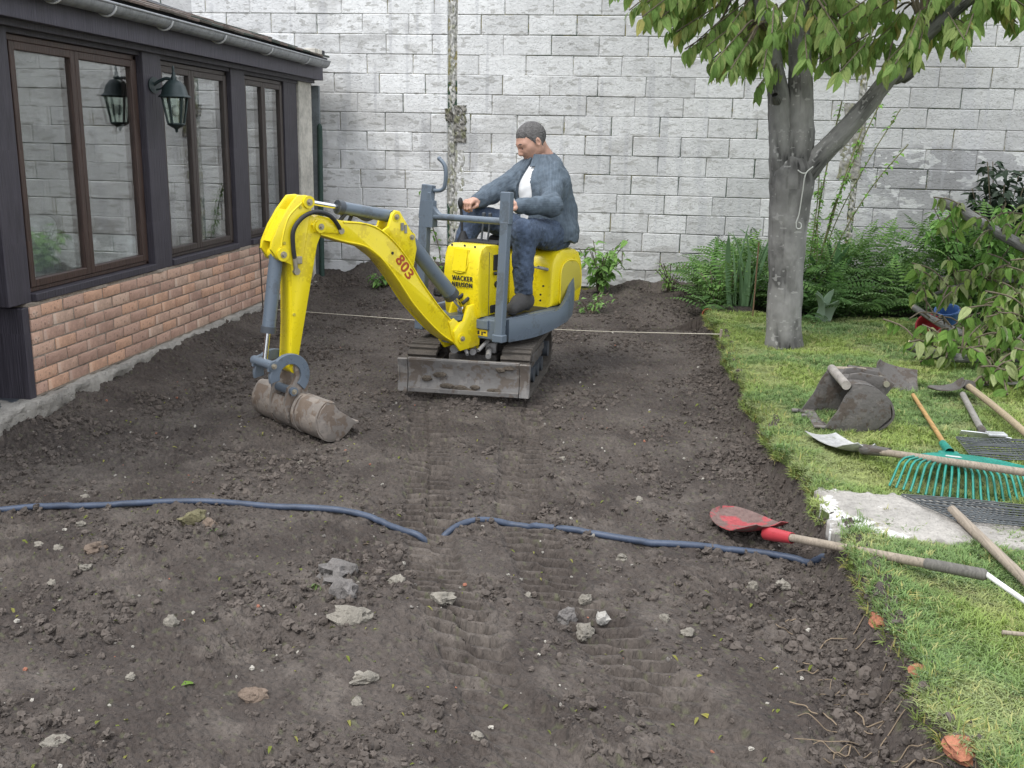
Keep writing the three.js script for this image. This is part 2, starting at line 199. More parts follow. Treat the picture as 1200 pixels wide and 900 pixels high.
function soilH(x, z) {
  let h = 0.012 * n2(x * 0.9, z * 0.9) + 0.009 * n2(x * 2.1 + 5, z * 2.1);
  const near = sstep(z, -6.5, -3.2), lumps = 0.42 * n2(x * 6, z * 6) + 0.34 * n2(x * 15 + 3, z * 15) + 0.3 * n2(x * 31, z * 31 + 7) + 0.26 * n2(x * 64, z * 64);
  let rough = 0.011 + 0.011 * sstep(n2(x * 1.4 + 30, z * 1.4), -0.1, 0.6) + 0.012 * near * sstep(n2(x * 1.1, z * 1.1 + 40), -0.3, 0.5);
  const e = edgeX(z), db = e - x;
  rough += 0.012 * (1 - sstep(db, 0.05, 0.5));
  const [k, s, half] = trackAt(x, z);
  h += rough * lumps * (1 - 0.85 * k);
  if (k > 0) { const worn = clamp(0.75 + 0.5 * n2(x * 1.6 + 9, z * 1.1)) * (1 - 0.75 * sstep(z, -3.4, -2.5)), r = Math.sin((s / 0.068 + half * 0.5) * Math.PI * 2); h += k * (-0.032 + worn * 0.036 * Math.sign(r) * Math.pow(Math.abs(r), 0.45)); }
  // the cut bank up to the lawn
  const top = lawnY(e, z) - 0.015;
  h += (top + 0.02) * Math.pow(1 - sstep(db, -0.02, lerp(0.08, 0.16, sstep(z, -4.2, -2.3)) + 0.04 * n2(z * 2.2, 3)), 1.35) * (z > -9 ? 1 : 0.4);
  // soil thrown against the block wall and the house plinth
  const wl = 1 - sstep(z, -10.75, -9.35 + 0.4 * n2(x * 1.3, 2)), ml = 0.22 * sstep(x, -3.3, -2.75) * (1 - sstep(x, -1.9, -1.2)), mr = 0.1 * sstep(x, -0.55, 0.1) * (1 - sstep(x, 0.5, 1.0)) + 0.06;
  h += wl * (ml + mr + 0.04 * n2(x * 2.6, z * 2.6 + 4)) + 0.13 * Math.exp(-(((x - 0.35) / 0.42) ** 2) - (((z + 9.3) / 0.4) ** 2)) + 0.06 * Math.exp(-(((x + 2.4) / 0.5) ** 2) - (((z + 9.7) / 0.4) ** 2));
  h += (lerp(0.02, 0.1, sstep(-z, 4.6, 7.5)) + 0.035 * n2(z * 2.3, 12)) * (1 - sstep(x, -3.36, -2.9 + 0.12 * n2(z * 1.7, 6)));
  h += 0.09 * Math.exp(-(((x + 1.75) / 0.4) ** 2) - (((z + 3.5) / 0.25) ** 2)) * 0.6 + 0.05 * Math.exp(-(((x + 0.75) / 0.35) ** 2) - (((z + 3.1) / 0.25) ** 2)) - 0.045 * Math.exp(-(((x + 1.1) / 0.14) ** 2) - (((z + 2.85) / 0.09) ** 2));
  return h;
}
{
  const nx = 440, nz = 780, x0 = -3.5, pos = [], col = [], uv = [], ix = [];
  for (let i = 0; i <= nz; i++) {
    const t = i / nz, z = -1.15 - 9.75 * (0.28 * t + 0.72 * t * t);
    const e = edgeX(z) + 0.05, bed = z < -8.75 ? 1 : 0;
    for (let j = 0; j <= nx; j++) {
      const x = lerp(x0, bed ? 1.1 : e, j / nx), h = soilH(Math.min(x, e), z); pos.push(x, h, z); uv.push(x, z);
      const bnk = 1 - sstep(e - 0.05 - x, 0.1, 0.3), a = fbm(x * 1.3 + 50, z * 1.3, 4), b = fbm(x * 9, z * 9 + 30, 3), c = n2(x * 60, z * 60), k = trackAt(x, z)[0], moist = sstep(a + 0.3 * b, -0.25, 0.4), dry = sstep(fbm(x * 2.2 + 80, z * 2.2, 4) + 0.25 * b, 0.12, 0.5) * sstep(z, -7.5, -4);
      let q = mix3([0.088, 0.072, 0.061], [0.056, 0.044, 0.037], moist); q = mix3(q, [0.135, 0.114, 0.097], 0.6 * dry + 0.2 * k); q = [q[0] * 0.92, q[1] * 0.91, q[2] * 0.9]; q = mul3(q, 1 + 0.25 * b + 0.26 * c + 0.15 * n2(x * 130, z * 130)); if (n2(x * 23, z * 23) > 0.72) q = mix3(q, [0.12, 0.13, 0.06], 0.4); col.push(...q);
    }
  }
  for (let i = 0; i < nz; i++) for (let j = 0; j < nx; j++) { const a = i * (nx + 1) + j, b = a + nx + 1; ix.push(a, a + 1, b, a + 1, b + 1, b); }
  const g = new THREE.BufferGeometry(); g.setAttribute('position', new THREE.Float32BufferAttribute(pos, 3)); g.setAttribute('color', new THREE.Float32BufferAttribute(col, 3)); g.setAttribute('uv', new THREE.Float32BufferAttribute(uv, 2)); g.setIndex(ix); g.computeVertexNormals();
  const m = new THREE.Mesh(g, std({ vertexColors: true, bumpMap: rep(T.grain, 3.7), bumpScale: 0.022, roughness: 0.97 })); m.name = 'soil'; m.castShadow = m.receiveShadow = true; scene.add(m); tag(m, 'bare dark brown soil dug out between the house and the lawn', null, null, 'structure');
}
{ // everything beyond, to the horizon
  const g = new THREE.CircleGeometry(180, 64); g.rotateX(-Math.PI / 2); g.translate(0, -0.12, -5); const m = obj('ground', g, std({ color: C(0.09, 0.1, 0.05), map: rep(T.mottle, 0.5), roughness: 1 })); tag(m, 'ground that carries the garden and runs on to the horizon', null, null, 'structure');
}
{ // turf sheet, its cut edge hanging a little over the bank
  const nx = 90, nz = 260, pos = [], col = [], uv = [], ix = [];
  for (let i = 0; i <= nz; i++) { const z = lerp(1.5, -8.85, i / nz), e = edgeX(z); for (let j = 0; j <= nx; j++) { const t = j / nx, x = e - 0.01 + (7 - e) * Math.pow(t, 1.6); let y = lawnY(x, z) + 0.01 * n2(x * 12, z * 12) * sstep(t, 0, 0.05); if (j === 0) y -= 0.06; if (z < -8.6) y -= 0.05 * sstep(-z, 8.6, 8.85); pos.push(x, y, z); uv.push(x, z); const d = fbm(x * 2, z * 2 + 9, 4), q = mix3([0.075, 0.1, 0.03], [0.15, 0.13, 0.075], sstep(d, -0.05, 0.35)); col.push(...mul3(q, 1 + 0.25 * n2(x * 20, z * 20))); } }
  for (let i = 0; i < nz; i++) for (let j = 0; j < nx; j++) { const a = i * (nx + 1) + j, b = a + nx + 1; ix.push(a, a + 1, b, a + 1, b + 1, b); }
  const g = new THREE.BufferGeometry(); g.setAttribute('position', new THREE.Float32BufferAttribute(pos, 3)); g.setAttribute('color', new THREE.Float32BufferAttribute(col, 3)); g.setAttribute('uv', new THREE.Float32BufferAttribute(uv, 2)); g.setIndex(ix); g.computeVertexNormals();
  const m = new THREE.Mesh(g, M.vertexRough); m.name = 'lawn'; m.castShadow = m.receiveShadow = true; scene.add(m); tag(m, 'turf of the lawn right of the dug soil', null, null, 'structure');
}
{ // planting bed in front of the wall
  const g = new THREE.PlaneGeometry(7, 2.3, 70, 24); g.rotateX(-Math.PI / 2); g.translate(4.2, 0, -9.75); const p = g.attributes.position; for (let i = 0; i < p.count; i++) { const x = p.getX(i), z = p.getZ(i); p.setY(i, 0.11 + 0.06 * n2(x * 2, z * 2) + 0.03 * n2(x * 7, z * 7)); } g.computeVertexNormals();
  const m = obj('planting_bed', g, std({ color: C(0.07, 0.06, 0.045), map: rep(T.mottle, 1.5), bumpMap: rep(T.grain, 3), bumpScale: 0.02, roughness: 1 })); tag(m, 'soil of the planting bed in front of the block wall', null, null, 'structure');
}

// ---------------------------------------------------------------- the block wall
{
  const wall = thing('block_wall', 'tall whitewashed concrete block wall closing the back of the garden', 'wall', [0, 0, -10.79]);
  const WX0 = -7.5, WX1 = 7.5, WY1 = 3.476;
  // whitewash over the whole wall: one picture of paint, grey bare cement and moss, 8 x 4 m
  const wash = tex(2048, 1024, (u, v) => {
    const x = -4.8 + u * 9.2, y = v * 3.6, a = pfbm(u, v, 6, 6, 101), b = pfbm(u * 1, v, 30, 4, 105), s = pn(u * 220, v * 8, 220, 6);
    let q = mul3(mix3([0.79, 0.785, 0.77], [0.62, 0.615, 0.6], sstep(x, -2.8, 0.6)), 1 + 0.17 * a + 0.1 * b + 0.05 * s);
    q = mix3(q, [0.43, 0.42, 0.4], sstep(a + 0.5 * b, 0.14, 0.46) * 0.55);
    const spot = pfbm(u, v, 90, 3, 111); if (spot > 0.36) q = mix3(q, [0.3, 0.29, 0.26], 0.5);
    // bare grey cement: the stretch right of the tree and patches low down
    const bare = sstep(x + 0.5 * b, 2.2, 2.55) * sstep(1.62 - y + 0.12 * a, 0, 0.06) * (0.72 + 0.28 * sstep(y, 0.9, 1.3)), tr = sstep(x, -0.2, 2.4) * 0.5;
    q = mix3(q, [0.44, 0.435, 0.43], tr * (0.6 + 0.8 * sstep(a, -0.2, 0.3)));
    const fleck = pfbm(u, v, 70, 3, 117) > 0.24 ? 1 : 0; q = mix3(q, fleck ? [0.6, 0.6, 0.58] : mul3([0.31, 0.305, 0.305], 1 + 0.25 * b), bare * (fleck ? 0.6 : 0.9));
    const low = sstep(0.75 - y + 0.35 * a, 0, 0.3) * sstep(b, 0.02, 0.14); q = mix3(q, [0.34, 0.33, 0.31], low * 0.6);
    const streak = sstep(pn(u * 160, v * 5, 160, 4) + 0.5 * a, 0.45, 0.75); q = mix3(q, [0.44, 0.44, 0.45], streak * 0.4);
    return q;
  }, true);
  const mats = [1, 0.94, 1.05, 0.98, 0.87].map((k) => std({ color: C(k, k, k), map: wash, bumpMap: rep(T.pits, 14, 7), bumpScale: 0.006, roughness: 0.95 }));
  const blockGeo = (x0, x1, y0, y1, d) => { // a block with chamfered, slightly uneven edges, front at z = d
    const c = 0.007 + 0.004 * R(), j = () => rr(-0.0035, 0.0035), b = -0.2, o = [[x0 + j(), y0 + j()], [x1 + j(), y0 + j()], [x1 + j(), y1 + j()], [x0 + j(), y1 + j()]], mx = (x0 + x1) / 2, my = (y0 + y1) / 2;
    const f = o.map(([x, y]) => [x + Math.sign(mx - x) * c, y + Math.sign(my - y) * c * 0.8, d + j() * 0.6]), m = o.map(([x, y]) => [x, y, d - c]), k = o.map(([x, y]) => [x, y, b]), P = [], tri = (...t) => t.forEach((q) => P.push(...q));
    tri(f[0], f[1], f[2]); tri(f[0], f[2], f[3]); for (let i = 0; i < 4; i++) { const n = (i + 1) % 4; tri(m[i], m[n], f[n]); tri(m[i], f[n], f[i]); tri(k[i], k[n], m[n]); tri(k[i], m[n], m[i]); }
    const g = new THREE.BufferGeometry(); g.setAttribute('position', new THREE.Float32BufferAttribute(P, 3)); const uv = []; for (let i = 0; i < P.length; i += 3) uv.push((P[i] + 4.8) / 9.2, P[i + 1] / 3.6); g.setAttribute('uv', new THREE.Float32BufferAttribute(uv, 2)); g.computeVertexNormals(); return g;
  };
  const list = [];
  const run = (y0, y1, xa, xb, ph, w, cut) => { const xs = [xa]; for (let x = Math.floor((xa - ph) / w) * w + ph; x < xb; x += w) if (x > xa + 0.08 && x < xb - 0.08) xs.push(x); xs.push(xb); for (let i = 0; i + 1 < xs.length; i++) list.push([xs[i], xs[i + 1], y0, y1]); };
  const mph = [0.347, 0.097, 0.348, 0.087, 0.328, 0.085, 0.479, 0.247, 0.477, 0.249, 0.477], lph = [0.082, 0.354, 0.082, 0.332, 0.124, 0.257, 0.014, 0.315, 0.111, 0.309, 0.033], rph = [0.49, 0.23, 0.49, 0.23, 0.49, 0.23, 0.42, 0.2, 0.45];
  for (let k = -3; k < 15; k++) { const y1 = 3.076 - 0.2 * k, y0 = y1 - 0.2; if (y1 > WY1 + 0.01) continue; const even = ((k % 2) + 2) % 2, lowRow = y1 < 0.9, mw = lowRow ? 0.404 : 0.5;
    run(y0, y1, -1.905, 2.24, lowRow ? [0.124, 0.33, 0.18][k % 3] : mph[k + 1] ?? (even ? 0.09 : 0.34), mw); run(y0, y1, WX0, -2.0, lph[k + 1] ?? (even ? 0.3 : 0.05), 0.5); }
  for (let k = -3; k < 16; k++) { const y1 = 3.009 - 0.2 * k + 0.2, y0 = y1 - 0.2; if (y1 > WY1 + 0.1) continue; run(y0, y1, 2.3, WX1, rph[(k + 9) % 9] ?? 0.2, 0.5); }
  const inView = (b) => b[1] > -4.6 && b[0] < 3.75 && b[3] < 3.3 && b[3] > 0.12 && !(b[0] > 1.7 && b[3] < 0.75) && !(b[1] < -3.45 && b[3] < 2.3);
  const rest = [];
  let n = 0;
  for (const b of list) { const gx = R() < 0.28 ? 0.001 : rr(0.0025, 0.0052), gy = R() < 0.65 ? rr(0.0004, 0.0012) : rr(0.0015, 0.0035), g = blockGeo(b[0] + gx, b[1] - gx, Math.max(-0.3, b[2] + gy), b[3] - gy, rr(-0.003, 0.003)); if (inView(b) && n < 298) { obj('block', g, pick(mats), wall, 0); n++; } else rest.push(g); }
  const rm = obj('block_courses', mergeGeometries(rest), mats[0], wall, 0); rm.userData.kind = 'stuff';
  // mortar behind the joints: grey, with green and ochre moss that shows in the open joints
  const mt = tex(1024, 512, (u, v) => { const a = pfbm(u, v, 40, 4, 121), b = pfbm(u, v, 9, 4, 125); let q = mul3([0.42, 0.41, 0.37], 1 + 0.6 * a); q = mix3(q, [0.02, 0.06, 0.03], sstep(b + 0.9 * a, -0.02, 0.12) * 0.95); return mix3(q, [0.24, 0.2, 0.05], sstep(a - 0.3 * b, 0.1, 0.25) * 0.8); }, true);
  const mg = new THREE.BoxGeometry(15, 3.75, 0.19); mg.translate(0, 1.575, -0.108); const mm = obj('mortar', mg, std({ map: rep(mt, 0.122, 0.28), bumpMap: rep(T.grain, 6), bumpScale: 0.01, roughness: 1 }), wall);
  // vertical chase with broken mortar, and the rough hole in it; the same right of the tree
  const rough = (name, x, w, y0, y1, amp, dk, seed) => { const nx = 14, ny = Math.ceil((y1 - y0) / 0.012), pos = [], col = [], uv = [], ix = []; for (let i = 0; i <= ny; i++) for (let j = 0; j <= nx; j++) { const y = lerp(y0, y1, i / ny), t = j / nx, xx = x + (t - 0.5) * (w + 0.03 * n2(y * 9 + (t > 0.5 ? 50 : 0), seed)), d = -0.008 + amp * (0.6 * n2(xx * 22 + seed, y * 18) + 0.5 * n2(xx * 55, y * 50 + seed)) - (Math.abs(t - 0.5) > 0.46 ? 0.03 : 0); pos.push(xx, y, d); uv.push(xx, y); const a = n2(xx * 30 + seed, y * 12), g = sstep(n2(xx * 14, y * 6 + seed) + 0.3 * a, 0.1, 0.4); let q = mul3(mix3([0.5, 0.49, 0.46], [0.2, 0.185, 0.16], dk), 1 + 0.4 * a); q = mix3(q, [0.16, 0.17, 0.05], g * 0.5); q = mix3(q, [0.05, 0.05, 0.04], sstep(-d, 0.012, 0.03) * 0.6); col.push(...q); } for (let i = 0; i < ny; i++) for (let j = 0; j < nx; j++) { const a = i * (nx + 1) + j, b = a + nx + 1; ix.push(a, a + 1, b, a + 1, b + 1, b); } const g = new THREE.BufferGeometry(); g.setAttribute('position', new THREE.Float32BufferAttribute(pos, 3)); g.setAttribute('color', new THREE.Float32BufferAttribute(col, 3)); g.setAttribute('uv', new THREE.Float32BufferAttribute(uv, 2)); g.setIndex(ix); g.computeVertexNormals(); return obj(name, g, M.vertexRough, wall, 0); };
  rough('mortar_strip', -1.953, 0.065, -0.2, 3.47, 0.013, 0.1, 3).userData.label = 'strip of broken mortar between the left and middle stretch of blocks';
  rough('mortar_strip', 2.27, 0.075, -0.2, 3.47, 0.014, 0.45, 9);
  const hole = rough('rubble_patch', -1.862, 0.14, 1.58, 1.965, 0.02, 0.85, 5); hole.position.z = 0.018; hole.userData.label = 'dark rough patch where a block has broken away';
  const h2 = rough('rubble_patch', -1.99, 0.09, 1.8, 1.93, 0.02, 1, 15); h2.position.z = 0.02;
  const c1 = rough('cement_smear', 2.21, 0.26, 1.3, 2.05, 0.008, 0.75, 7); c1.position.z = 0.012; c1.userData.label = 'smear of dark cement on the blocks behind the tree';
  const c2 = rough('cement_smear', -1.87, 0.12, 0.3, 1.5, 0.006, 0.1, 27); c2.position.z = 0.008;
  obj('wall_coping', rbox(15, 0.05, 0.3, 0, 3.505, -0.1, 0.01), M.concrete, wall);
}

// ---------------------------------------------------------------- the house with its glazed front
{
  const hx = -3.33, house = thing('house', 'single storey house with dark framed windows over a low brick wall', 'house', [hx, 0, -7.7]);
  const L = (g) => g.translate(-hx, 0, 7.7); // world -> house
  const part = (name, gs, m, parent = house, uv = 1) => obj(name, L(join(gs)), m, parent, uv);
  // low brick wall: mortar core, bricks one by one
  const bz0 = -5.126, core = part('brick_wall', rbox(0.2, 0.53, 5.05, hx - 0.0995, 0.385, bz0 - 2.53, 0.004), M.mortar);
  const brickT = tex(512, 512, (u, v) => { const a = pfbm(u, v, 9, 5, 131), b = pfbm(u, v, 50, 3, 135); let q = mul3([0.56, 0.36, 0.265], 1 + 0.35 * a + 0.2 * b); q = mix3(q, [0.56, 0.44, 0.35], sstep(a + 0.4 * b, 0.1, 0.4) * 0.55); return b > 0.42 ? mul3(q, 0.55) : q; }, true);
  const bms = [[1, 1, 1], [0.9, 0.88, 0.9], [1.08, 1.0, 0.92], [0.8, 0.78, 0.8], [1.02, 1.08, 1.1]].map((c) => std({ color: C(...c), map: rep(brickT, 1.1), bumpMap: rep(T.grain, 5), bumpScale: 0.003, roughness: 0.93 }));
  const bgeo = []; for (let k = 0; k < 6; k++) { const w = [0.216, 0.214, 0.212][k % 3] - (k > 2 ? 0.11 : 0), g = rbox(0.1, 0.0635, w, 0, 0, 0, 0.0025, 1), p = g.attributes.position; for (let i = 0; i < p.count; i++) { const x = p.getX(i), y = p.getY(i), z = p.getZ(i); p.setXYZ(i, x + 0.0015 * n3(x * 40 + k * 9, y * 40, z * 14), y + 0.002 * n3(x * 40, y * 40 + k * 5, z * 20), z + 0.003 * n3(x * 20 + k, y * 50, z * 40)); } g.computeVertexNormals(); bgeo.push(boxUV(toCreasedNormals(strip(g), 0.9), 1, k * 0.37, k * 0.21)); }
  for (let c = 0; c < 7; c++) { const y = 0.131 + 0.0735 * (c + 0.5), half = c % 2 === 0; let z = bz0 - 0.002; if (half) { put(z - 0.053, true); z -= 0.116; } for (; z - 0.22 > -10.16; z -= 0.226) put(z - 0.108, false);
    function put(zc, h) { const m = new THREE.Mesh(pick(h ? bgeo.slice(3) : bgeo.slice(0, 3)), pick(bms)); m.name = numbered('brick'); m.castShadow = m.receiveShadow = true; m.position.set(hx - 0.045 + rr(-0.0025, 0.0025) - hx, y, zc + 7.7); m.rotation.set(rr(-0.006, 0.006), rr(-0.004, 0.004), 0); core.add(m); } }
  { // rough concrete footing and the mortar bed on top of the bricks
    const f = (x0, x1, y0, y1, z0, z1, amp, seed) => { const g = new THREE.BoxGeometry(x1 - x0, y1 - y0, z1 - z0, 4, 8, Math.ceil((z1 - z0) / 0.025)); g.translate((x0 + x1) / 2, (y0 + y1) / 2, (z0 + z1) / 2); const q = mergeVertices(g.deleteAttribute('uv').deleteAttribute('normal')), p = q.attributes.position; for (let i = 0; i < p.count; i++) { const x = p.getX(i), y = p.getY(i), z = p.getZ(i); p.setX(i, x + (x > x0 + 0.05 ? amp * (n3(y * 6, z * 4, seed) + 0.6 * n3(y * 20, z * 14, seed)) : 0)); p.setY(i, y + (y > y1 - 0.02 ? amp * 0.4 * n3(x * 9, z * 7, seed + 4) : 0)); } q.computeVertexNormals(); return q; };
    part('footing', f(hx - 0.2, hx + 0.045, -0.2, 0.122, -10.3, -3.2, 0.03, 3), M.concrete);
    part('mortar_bed', f(hx - 0.2, hx + 0.002, 0.64, 0.662, -10.2, bz0 - 0.01, 0.008, 8), M.mortar);
    part('concrete_step', rbox(0.34, 0.06, 1.9, hx - 0.13, 0.06, -4.16, 0.012), M.concrete);
  }
  // dark jamb panel at the end of the bricks, and the door set back beside it
  part('jamb_panel', [rbox(0.42, 0.6, 0.05, hx - 0.215, 0.345, bz0 + 0.035, 0.005), rbox(0.03, 0.6, 0.06, hx - 0.01, 0.345, bz0 + 0.036, 0.004)], M.darkWood);
  const door = part('door', rbox(0.05, 2.02, 0.92, hx - 0.26, 1.08, -4.6, 0.006), M.darkWood);
  part('door_threshold', rbox(0.2, 0.035, 1.0, hx - 0.16, 0.108, -4.6, 0.006), M.greyDark, door); part('handle', [rod([hx - 0.235, 1.05, -4.25], [hx - 0.18, 1.05, -4.25], 0.009), rod([hx - 0.18, 1.05, -4.25], [hx - 0.18, 1.05, -4.37], 0.009)], M.zinc, door);
  // posts, head beam, sills
  const wx = -3.38;
  const post = (z0, z1, x1 = wx + 0.035, y0 = 0.662) => part('post', rbox(0.13, 2.18 - y0, Math.abs(z1 - z0), x1 - 0.065, (2.18 + y0) / 2, (z0 + z1) / 2, 0.006), M.darkWood);
  post(-5.19, -4.98); post(-6.665, -6.93, wx + 0.05); post(-8.2, -8.5, wx + 0.04); post(-9.53, -9.9, wx + 0.02); post(-3.9, -4.12, wx + 0.035, 0.07);
  part('head_beam', [rbox(0.12, 0.075, 7.1, wx - 0.03, 2.15, -6.8, 0.005), rbox(0.05, 0.05, 7.0, wx + 0.055, 2.165, -6.8, 0.004)], M.darkWood);
  for (const [a, b] of [[-5.2, -6.66], [-6.935, -8.195], [-8.505, -9.525]]) part('window_sill', [rbox(0.14, 0.044, Math.abs(a - b), wx - 0.01, 0.686, (a + b) / 2, 0.005)], M.darkWood);
  // windows: outer frame, two casements with panes
  for (const [a, m0, m1, b, brown] of [[-5.2, -5.816, -5.947, -6.655, 1], [-6.94, -7.44, -7.56, -8.19, 0], [-8.51, -8.95, -9.055, -9.52, 0]]) {
    const mat = brown ? M.brownWood : std({ color: C(0.06, 0.045, 0.04), map: rep(T.wood, 2), bumpMap: rep(T.woodBump, 2), bumpScale: 0.002, roughness: 0.5 });
    const win = part('window', [rbox(0.07, 1.4, 0.04, wx - 0.03, 1.411, a - 0.016), rbox(0.07, 1.4, 0.045, wx - 0.03, 1.411, b + 0.02), rbox(0.07, 0.035, Math.abs(a - b), wx - 0.03, 2.094, (a + b) / 2), rbox(0.07, 0.025, Math.abs(a - b), wx - 0.03, 0.7225, (a + b) / 2)], mat);
    for (const [z0, z1] of [[a - 0.037, (m0 + m1) / 2 + 0.002], [(m0 + m1) / 2 - 0.002, b + 0.043]]) {
      const w = Math.abs(z1 - z0), zc = (z0 + z1) / 2, s = 0.045; part('casement', [rbox(0.05, 1.34, s, wx - 0.012, 1.406, z0 - s / 2, 0.006), rbox(0.05, 1.34, s, wx - 0.012, 1.406, z1 + s / 2, 0.006), rbox(0.05, s, w - 2 * s, wx - 0.012, 2.0535, zc, 0.006), rbox(0.05, s, w - 2 * s, wx - 0.012, 0.7585, zc, 0.006)], mat, win);
      for (const dx of [0.004, -0.014]) { const g = new THREE.PlaneGeometry(w - 2 * s + 0.01, 1.255); g.rotateY(Math.PI / 2); g.translate(wx - 0.012 + dx, 1.406, zc); part('pane', g, M.glass, win, 0); }
    }
  }
  // plaster corner pier, the brick return and the grey boards beyond it
  part('corner_pier', rbox(0.2, 2.1, 0.4, wx - 0.06, 1.13, -10.11, 0.01), M.plaster);
  part('brick_return', rbox(0.09, 1.75, 0.1, -3.435, 0.83, -10.4, 0.01), bms[4]);
  part('cladding_board', rbox(0.1, 2.15, 0.04, -3.34, 1.05, -10.42, 0.006), std({ color: C(0.19, 0.215, 0.23), map: rep(T.mottle, 2), roughness: 0.8 }));
  // fascia, gutter with brackets, roof tiles
  part('fascia', [rbox(0.04, 0.14, 7.3, -3.26, 2.245, -6.75, 0.004), rbox(0.14, 0.02, 7.3, -3.33, 2.185, -6.75, 0.003)], std({ color: C(0.075, 0.07, 0.1), map: rep(T.wood, 2), bumpMap: rep(T.woodBump, 2), bumpScale: 0.002, roughness: 0.55 }));
  { const pts = []; for (let i = 0; i <= 16; i++) { const a = Math.PI + (i / 16) * Math.PI; pts.push([0.058 * Math.cos(a), 0.062 * Math.sin(a)]); } const gz = (v) => lerp(-3.1, -10.27, v);
    const g = sheet((u, v) => { const i = Math.min(15, Math.floor(u * 16)), t = u * 16 - i; return [-3.18 + lerp(pts[i][0], pts[i + 1][0], t), 2.352 + lerp(pts[i][1], pts[i + 1][1], t) - 0.004 * Math.sin(v * 9), gz(v)]; }, 16, 24, 0.004);
    const gut = part('gutter', [g, rod([-3.122, 2.353, -3.1], [-3.122, 2.353, -10.27], 0.009), (() => { const e = new THREE.CircleGeometry(0.06, 20, Math.PI, Math.PI); return e.translate(-3.18, 2.352, -10.268); })()], M.zinc);
    for (const z of [-4.9, -5.38, -5.95, -6.7, -7.6, -8.6, -9.6]) part('gutter_bracket', tube(Array.from({ length: 9 }, (_, i) => { const a = Math.PI + (i / 8) * Math.PI * 0.95; return [-3.18 + 0.066 * Math.cos(a), 2.352 + 0.07 * Math.sin(a), z]; }), 0.007, 16, 6), std({ color: C(0.6, 0.6, 0.6), roughness: 0.5 }), gut); }
  const slope = Math.tan(0.29), roofY = (x) => 2.385 + (-3.2 - x) * slope;
  const roof = part('roof', (() => { const s = sheet((u, v) => [lerp(-3.24, -7.4, u), roofY(lerp(-3.24, -7.4, u)) - 0.015, lerp(-2.9, -10.55, v)], 4, 4, 0.05); return s; })(), M.dark);
  const tms = [[0.1, 0.085, 0.07], [0.16, 0.12, 0.1], [0.075, 0.09, 0.075], [0.2, 0.15, 0.13]].map((c) => std({ color: C(...c), map: rep(T.mottle, 3), bumpMap: rep(T.grain, 5), bumpScale: 0.004, roughness: 0.9 }));
  const tgeo = boxUV(rbox(0.36, 0.018, 0.205, 0, 0, 0, 0.004, 1), 1);
  for (let r = 0; r < 3; r++) for (let z = -4.2; z > -10.35; z -= 0.209) { const m = new THREE.Mesh(tgeo, pick(tms)); m.name = numbered('roof_tile'); m.castShadow = m.receiveShadow = true; const x = -3.33 - r * 0.3; m.position.set(x - hx, roofY(x) + 0.018 + rr(0, 0.006), z + 7.7 + (r % 2) * 0.1); m.rotation.set(rr(-0.02, 0.02), 0, -0.25); roof.add(m); }
  for (const [z, l] of [[-10.02, 0.1], [-10.15, 0.09], [-10.26, 0.06]]) { const m = part('verge_tile', rbox(0.12, 0.05, l, -3.24, 2.435, z, 0.008), z === -10.26 ? M.dark : M.plaster, roof); }
  // the room behind the glass
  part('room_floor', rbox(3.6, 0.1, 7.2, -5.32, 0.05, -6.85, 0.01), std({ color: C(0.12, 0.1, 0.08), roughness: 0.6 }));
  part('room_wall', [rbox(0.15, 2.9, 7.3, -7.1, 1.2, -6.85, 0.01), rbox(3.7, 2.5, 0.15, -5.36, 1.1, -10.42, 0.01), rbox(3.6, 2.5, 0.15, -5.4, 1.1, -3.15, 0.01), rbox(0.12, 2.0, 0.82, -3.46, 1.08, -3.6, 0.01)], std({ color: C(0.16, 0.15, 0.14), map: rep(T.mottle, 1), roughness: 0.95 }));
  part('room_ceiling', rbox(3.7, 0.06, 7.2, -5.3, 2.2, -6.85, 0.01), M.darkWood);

  // wall lantern on the post between the first two windows
  const lan = thing('wall_lantern', 'dark green wall lantern on the post between the large windows', 'lantern', [-3.33, 1.93, -6.8]);
  const lp = (n, g, m) => obj(n, g, m, lan, 3);
  lp('wall_plate', [rot(new THREE.CylinderGeometry(0.05, 0.055, 0.018, 20).scale(1, 1, 1.5), 0, 0, Math.PI / 2)], M.lampMetal);
  lp('bracket', [tube([[0.0, 0.0, 0], [0.05, 0.03, 0], [0.1, 0.045, 0], [0.15, 0.03, 0]], 0.011, 20), tube([[0.02, -0.03, 0], [0.06, -0.02, 0], [0.1, 0.02, 0]], 0.007, 16), rod([0.15, 0.0, 0], [0.15, 0.06, 0], 0.012)], M.lampMetal);
  lp('finial', new THREE.LatheGeometry([[0, 0.1], [0.006, 0.09], [0.01, 0.07], [0.007, 0.055], [0.014, 0.045], [0.012, 0.03], [0.02, 0.018], [0.02, 0]].map((p) => new THREE.Vector2(...p)), 12).translate(0.15, 0.035, 0), M.lampMetal);
  lp('cap', new THREE.LatheGeometry([[0.012, 0.04], [0.045, 0.028], [0.075, -0.005], [0.09, -0.06], [0.108, -0.072], [0.108, -0.082], [0.09, -0.082]].map((p) => new THREE.Vector2(...p)), 6).translate(0.15, 0.0, 0), M.lampMetal);
  lp('glass', new THREE.CylinderGeometry(0.083, 0.052, 0.17, 6, 1, true).translate(0.15, -0.168, 0), M.lampGlass);
  const bars = []; for (let i = 0; i < 6; i++) { const a = (i / 6) * Math.PI * 2, s = Math.sin(a), c = Math.cos(a); bars.push(rod([0.15 + 0.086 * s, -0.083, 0.086 * c], [0.15 + 0.055 * s, -0.255, 0.055 * c], 0.006, 0.006, 6)); }
